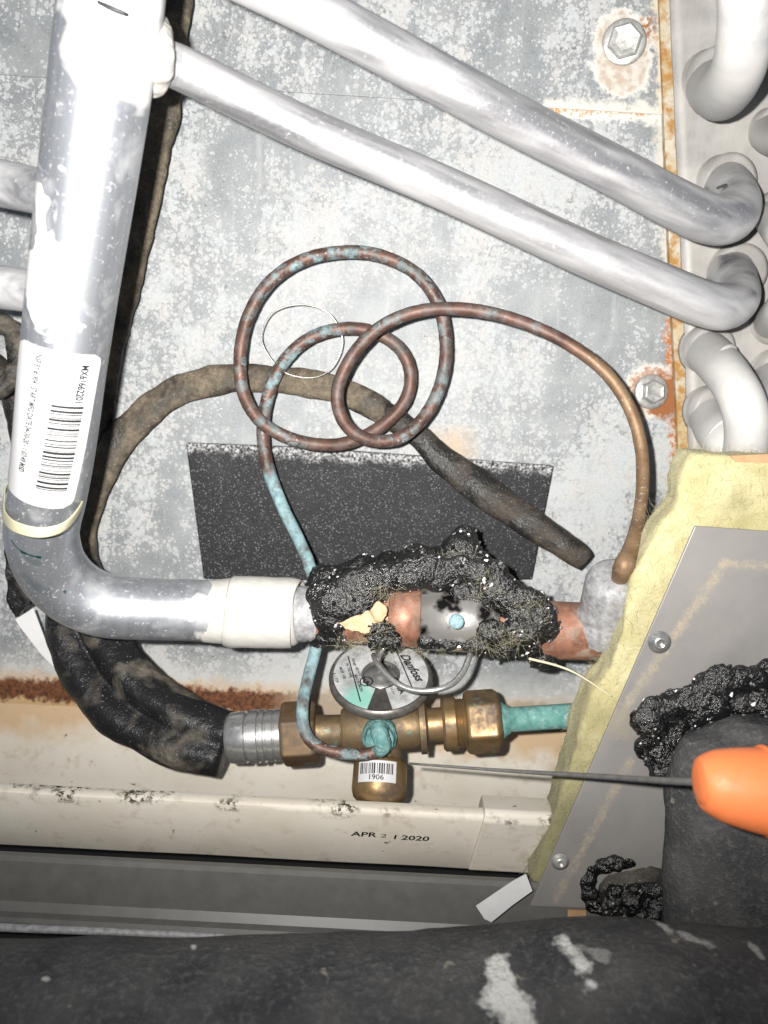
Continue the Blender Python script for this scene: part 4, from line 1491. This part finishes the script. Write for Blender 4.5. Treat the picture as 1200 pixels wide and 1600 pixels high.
for (x, y, r) in ((1012, 1120, 9), (1022, 1140, 8), (1018, 1165, 7), (1030, 1185, 8), (1038, 1205, 7), (1032, 1118, 9), (1055, 1105, 9), (1080, 1092, 9), (1105, 1078, 10), (1130, 1068, 9), (1155, 1060, 9), (1180, 1056, 9), (1210, 1054, 9), (1240, 1054, 9), (1150, 1078, 8), (1120, 1100, 8), (1090, 1112, 8), (1060, 1130, 8), (1048, 1160, 8), (1048, 1185, 7), (1190, 1100, 7), (1160, 1106, 7)):
    for q in range(3):
        bl.append(sphere(P(x + random.uniform(-7, 7), y + random.uniform(-7, 7), 129 + random.uniform(-3, 7)), r * random.uniform(0.6, 0.9) * 0.85 * S, 2, (1.3, 0.55, 1.2)))
rv_, rf_ = remesh(join(*bl), 0.6, [(2.0, 60), (0.22, 300), (0.15, 800)], 34)
mk('bead', rv_, rf_, M['mastic_r'], mr)
mk('tar_glints', *glint_flakes([v for v in rv_ if v.y < -0.127], 450, 0.4, 1.3, 0.3), M['glint'], mr, smooth=False, kind='stuff')
# plug of the lower hole
ml = thing('mastic_plug', 'glossy black mastic plug in the lower corner of the grey cover', 'mastic', P(985, 1425, 126))
bl = []
for (x, y, r) in ((922, 1375, 6), (930, 1360, 6), (945, 1354, 6), (962, 1350, 6), (980, 1348, 5), (922, 1395, 6), (928, 1412, 6), (945, 1424, 6), (970, 1428, 7), (1000, 1428, 7), (1030, 1428, 7), (1050, 1426, 7)):
    for q in range(3):
        bl.append(sphere(P(x + random.uniform(-5, 5), y + random.uniform(-5, 5), 127 + random.uniform(-1, 5)), r * random.uniform(0.4, 0.8) * 0.9 * S, 2, (1.2, 0.6, 1.1)))
mk('bead', *remesh(join(*bl), 0.6, [(1.8, 80), (0.4, 300), (0.25, 800)], 16), M['mastic'], ml)
bl = [sphere(P(x + random.uniform(-6, 6), y + random.uniform(-4, 4), 134 + random.uniform(0, 3)), random.uniform(2.5, 4) * S, 2) for x in range(955, 1060, 8) for y in (1392, 1404, 1416, 1428)]
pv_, pf_ = remesh(join(*bl), 0.6, [(1.2, 120), (0.5, 400), (0.3, 800)], 10)
mk('plug', pv_, pf_, M['mastic'], ml)
mk('tar_glints', *glint_flakes([v for v in pv_ if v.y < -0.130], 220, 0.4, 1.2, 0.3), M['glint'], ml, smooth=False, kind='stuff')
mk('pipe_stub', *sweep([(994, 1404, 118, 60), (996, 1402, 129, 60), (997, 1401, 132, 53)], 30, 4, nz=(0.05, 150)), mat_foam('stub_foam', (0.02, 0.019, 0.018), (0.11, 0.10, 0.085), 0.4, 0.7), ml)

marks = []
for a, b, w, s_ in (((880, 1462), (918, 1530), 0.0034, 1.0), ((918, 1530), (928, 1545), 0.0018, 0.8), ((1012, 1436), (1048, 1452), 0.0018, 0.65), ((1075, 1462), (1110, 1480), 0.0032, 0.45), ((1170, 1475), (1190, 1490), 0.0015, 0.5), ((778, 1508), (790, 1560), 0.0042, 1.0), ((790, 1560), (822, 1620), 0.0062, 1.0), ((70, 1528), (74, 1532), 0.0017, 0.6), ((10, 1540), (12, 1542), 0.0014, 0.6), ((302, 1480), (303, 1481), 0.0012, 0.8), ((905, 1475), (940, 1492), 0.0025, 0.3)):
    marks.append((a, b, w, s_))
BC = [(-220, 1715, 236, 232), (0, 1716, 236, 228), (300, 1714, 234, 226), (600, 1702, 232, 224), (850, 1689, 230, 228), (960, 1684, 230, 230), (1200, 1710, 232, 236), (1420, 1720, 234, 236)]
bpv, bpf = sweep(BC, 64, 10, nz=(0.02, 45))


mk('foam_pipe', bpv, bpf, mat_pipefoam('bottom_pipe_foam', [(hit(bpv, *a), hit(bpv, *b), w, s_) for a, b, w, s_ in marks]),
   label='big dark grey foam-covered pipe lying across the bottom with white chalky streaks', cat='pipe insulation')

wt = mk('tape_piece', *prism([(744, 1416), (800, 1378), (822, 1366), (832, 1392), (800, 1415), (768, 1441), (757, 1436)], 136, 0.5), M['whitetape'], smooth=False,
        label='white tape end sticking out left of the yellow wool, over the dark rail', cat='tape scrap')
mk('copper_clip', *prism([(887, 1423), (916, 1424), (916, 1436), (887, 1434)], 128, 1.0), M['card'], smooth=False,
   label='tiny orange-brown chip under the lower edge of the grey cover', cat='chip')

# ------------------------------------------------------------------ orange-handled probe
tl = thing('probe_tool', 'orange-handled tool with a long thin grey rod, reaching in from the right edge', 'tool', P(1200, 1240, 225))
mk('handle', *sweep([(1087, 1221, 216, 6), (1088, 1221, 216, 20), (1091, 1221, 216, 31), (1097, 1221, 216, 40), (1107, 1222, 216, 47), (1122, 1224, 216, 53), (1145, 1228, 216, 59), (1190, 1235, 216, 66), (1260, 1246, 216, 73), (1400, 1266, 216, 75)], 32, 6), M['orange'], tl)
mk('grip_ring', *sweep_w([(P(1196, 1236, 216) + (UP * math.cos(a) + fwd * math.sin(a)) * 66.2 * mm_px(1196, 1236, 216), 0.0010) for a in [2 * math.pi * i / 56 for i in range(56)]], 8, closed=True), M['orange'], tl)
mk('rod', *sweep([(640, 1193, 132, 1.8), (760, 1202, 146, 2.6), (850, 1208, 160, 3.6), (950, 1214, 180, 4.6), (1040, 1220, 202, 5.4), (1098, 1223, 214, 6)], 12, 5), M['rod'], tl)
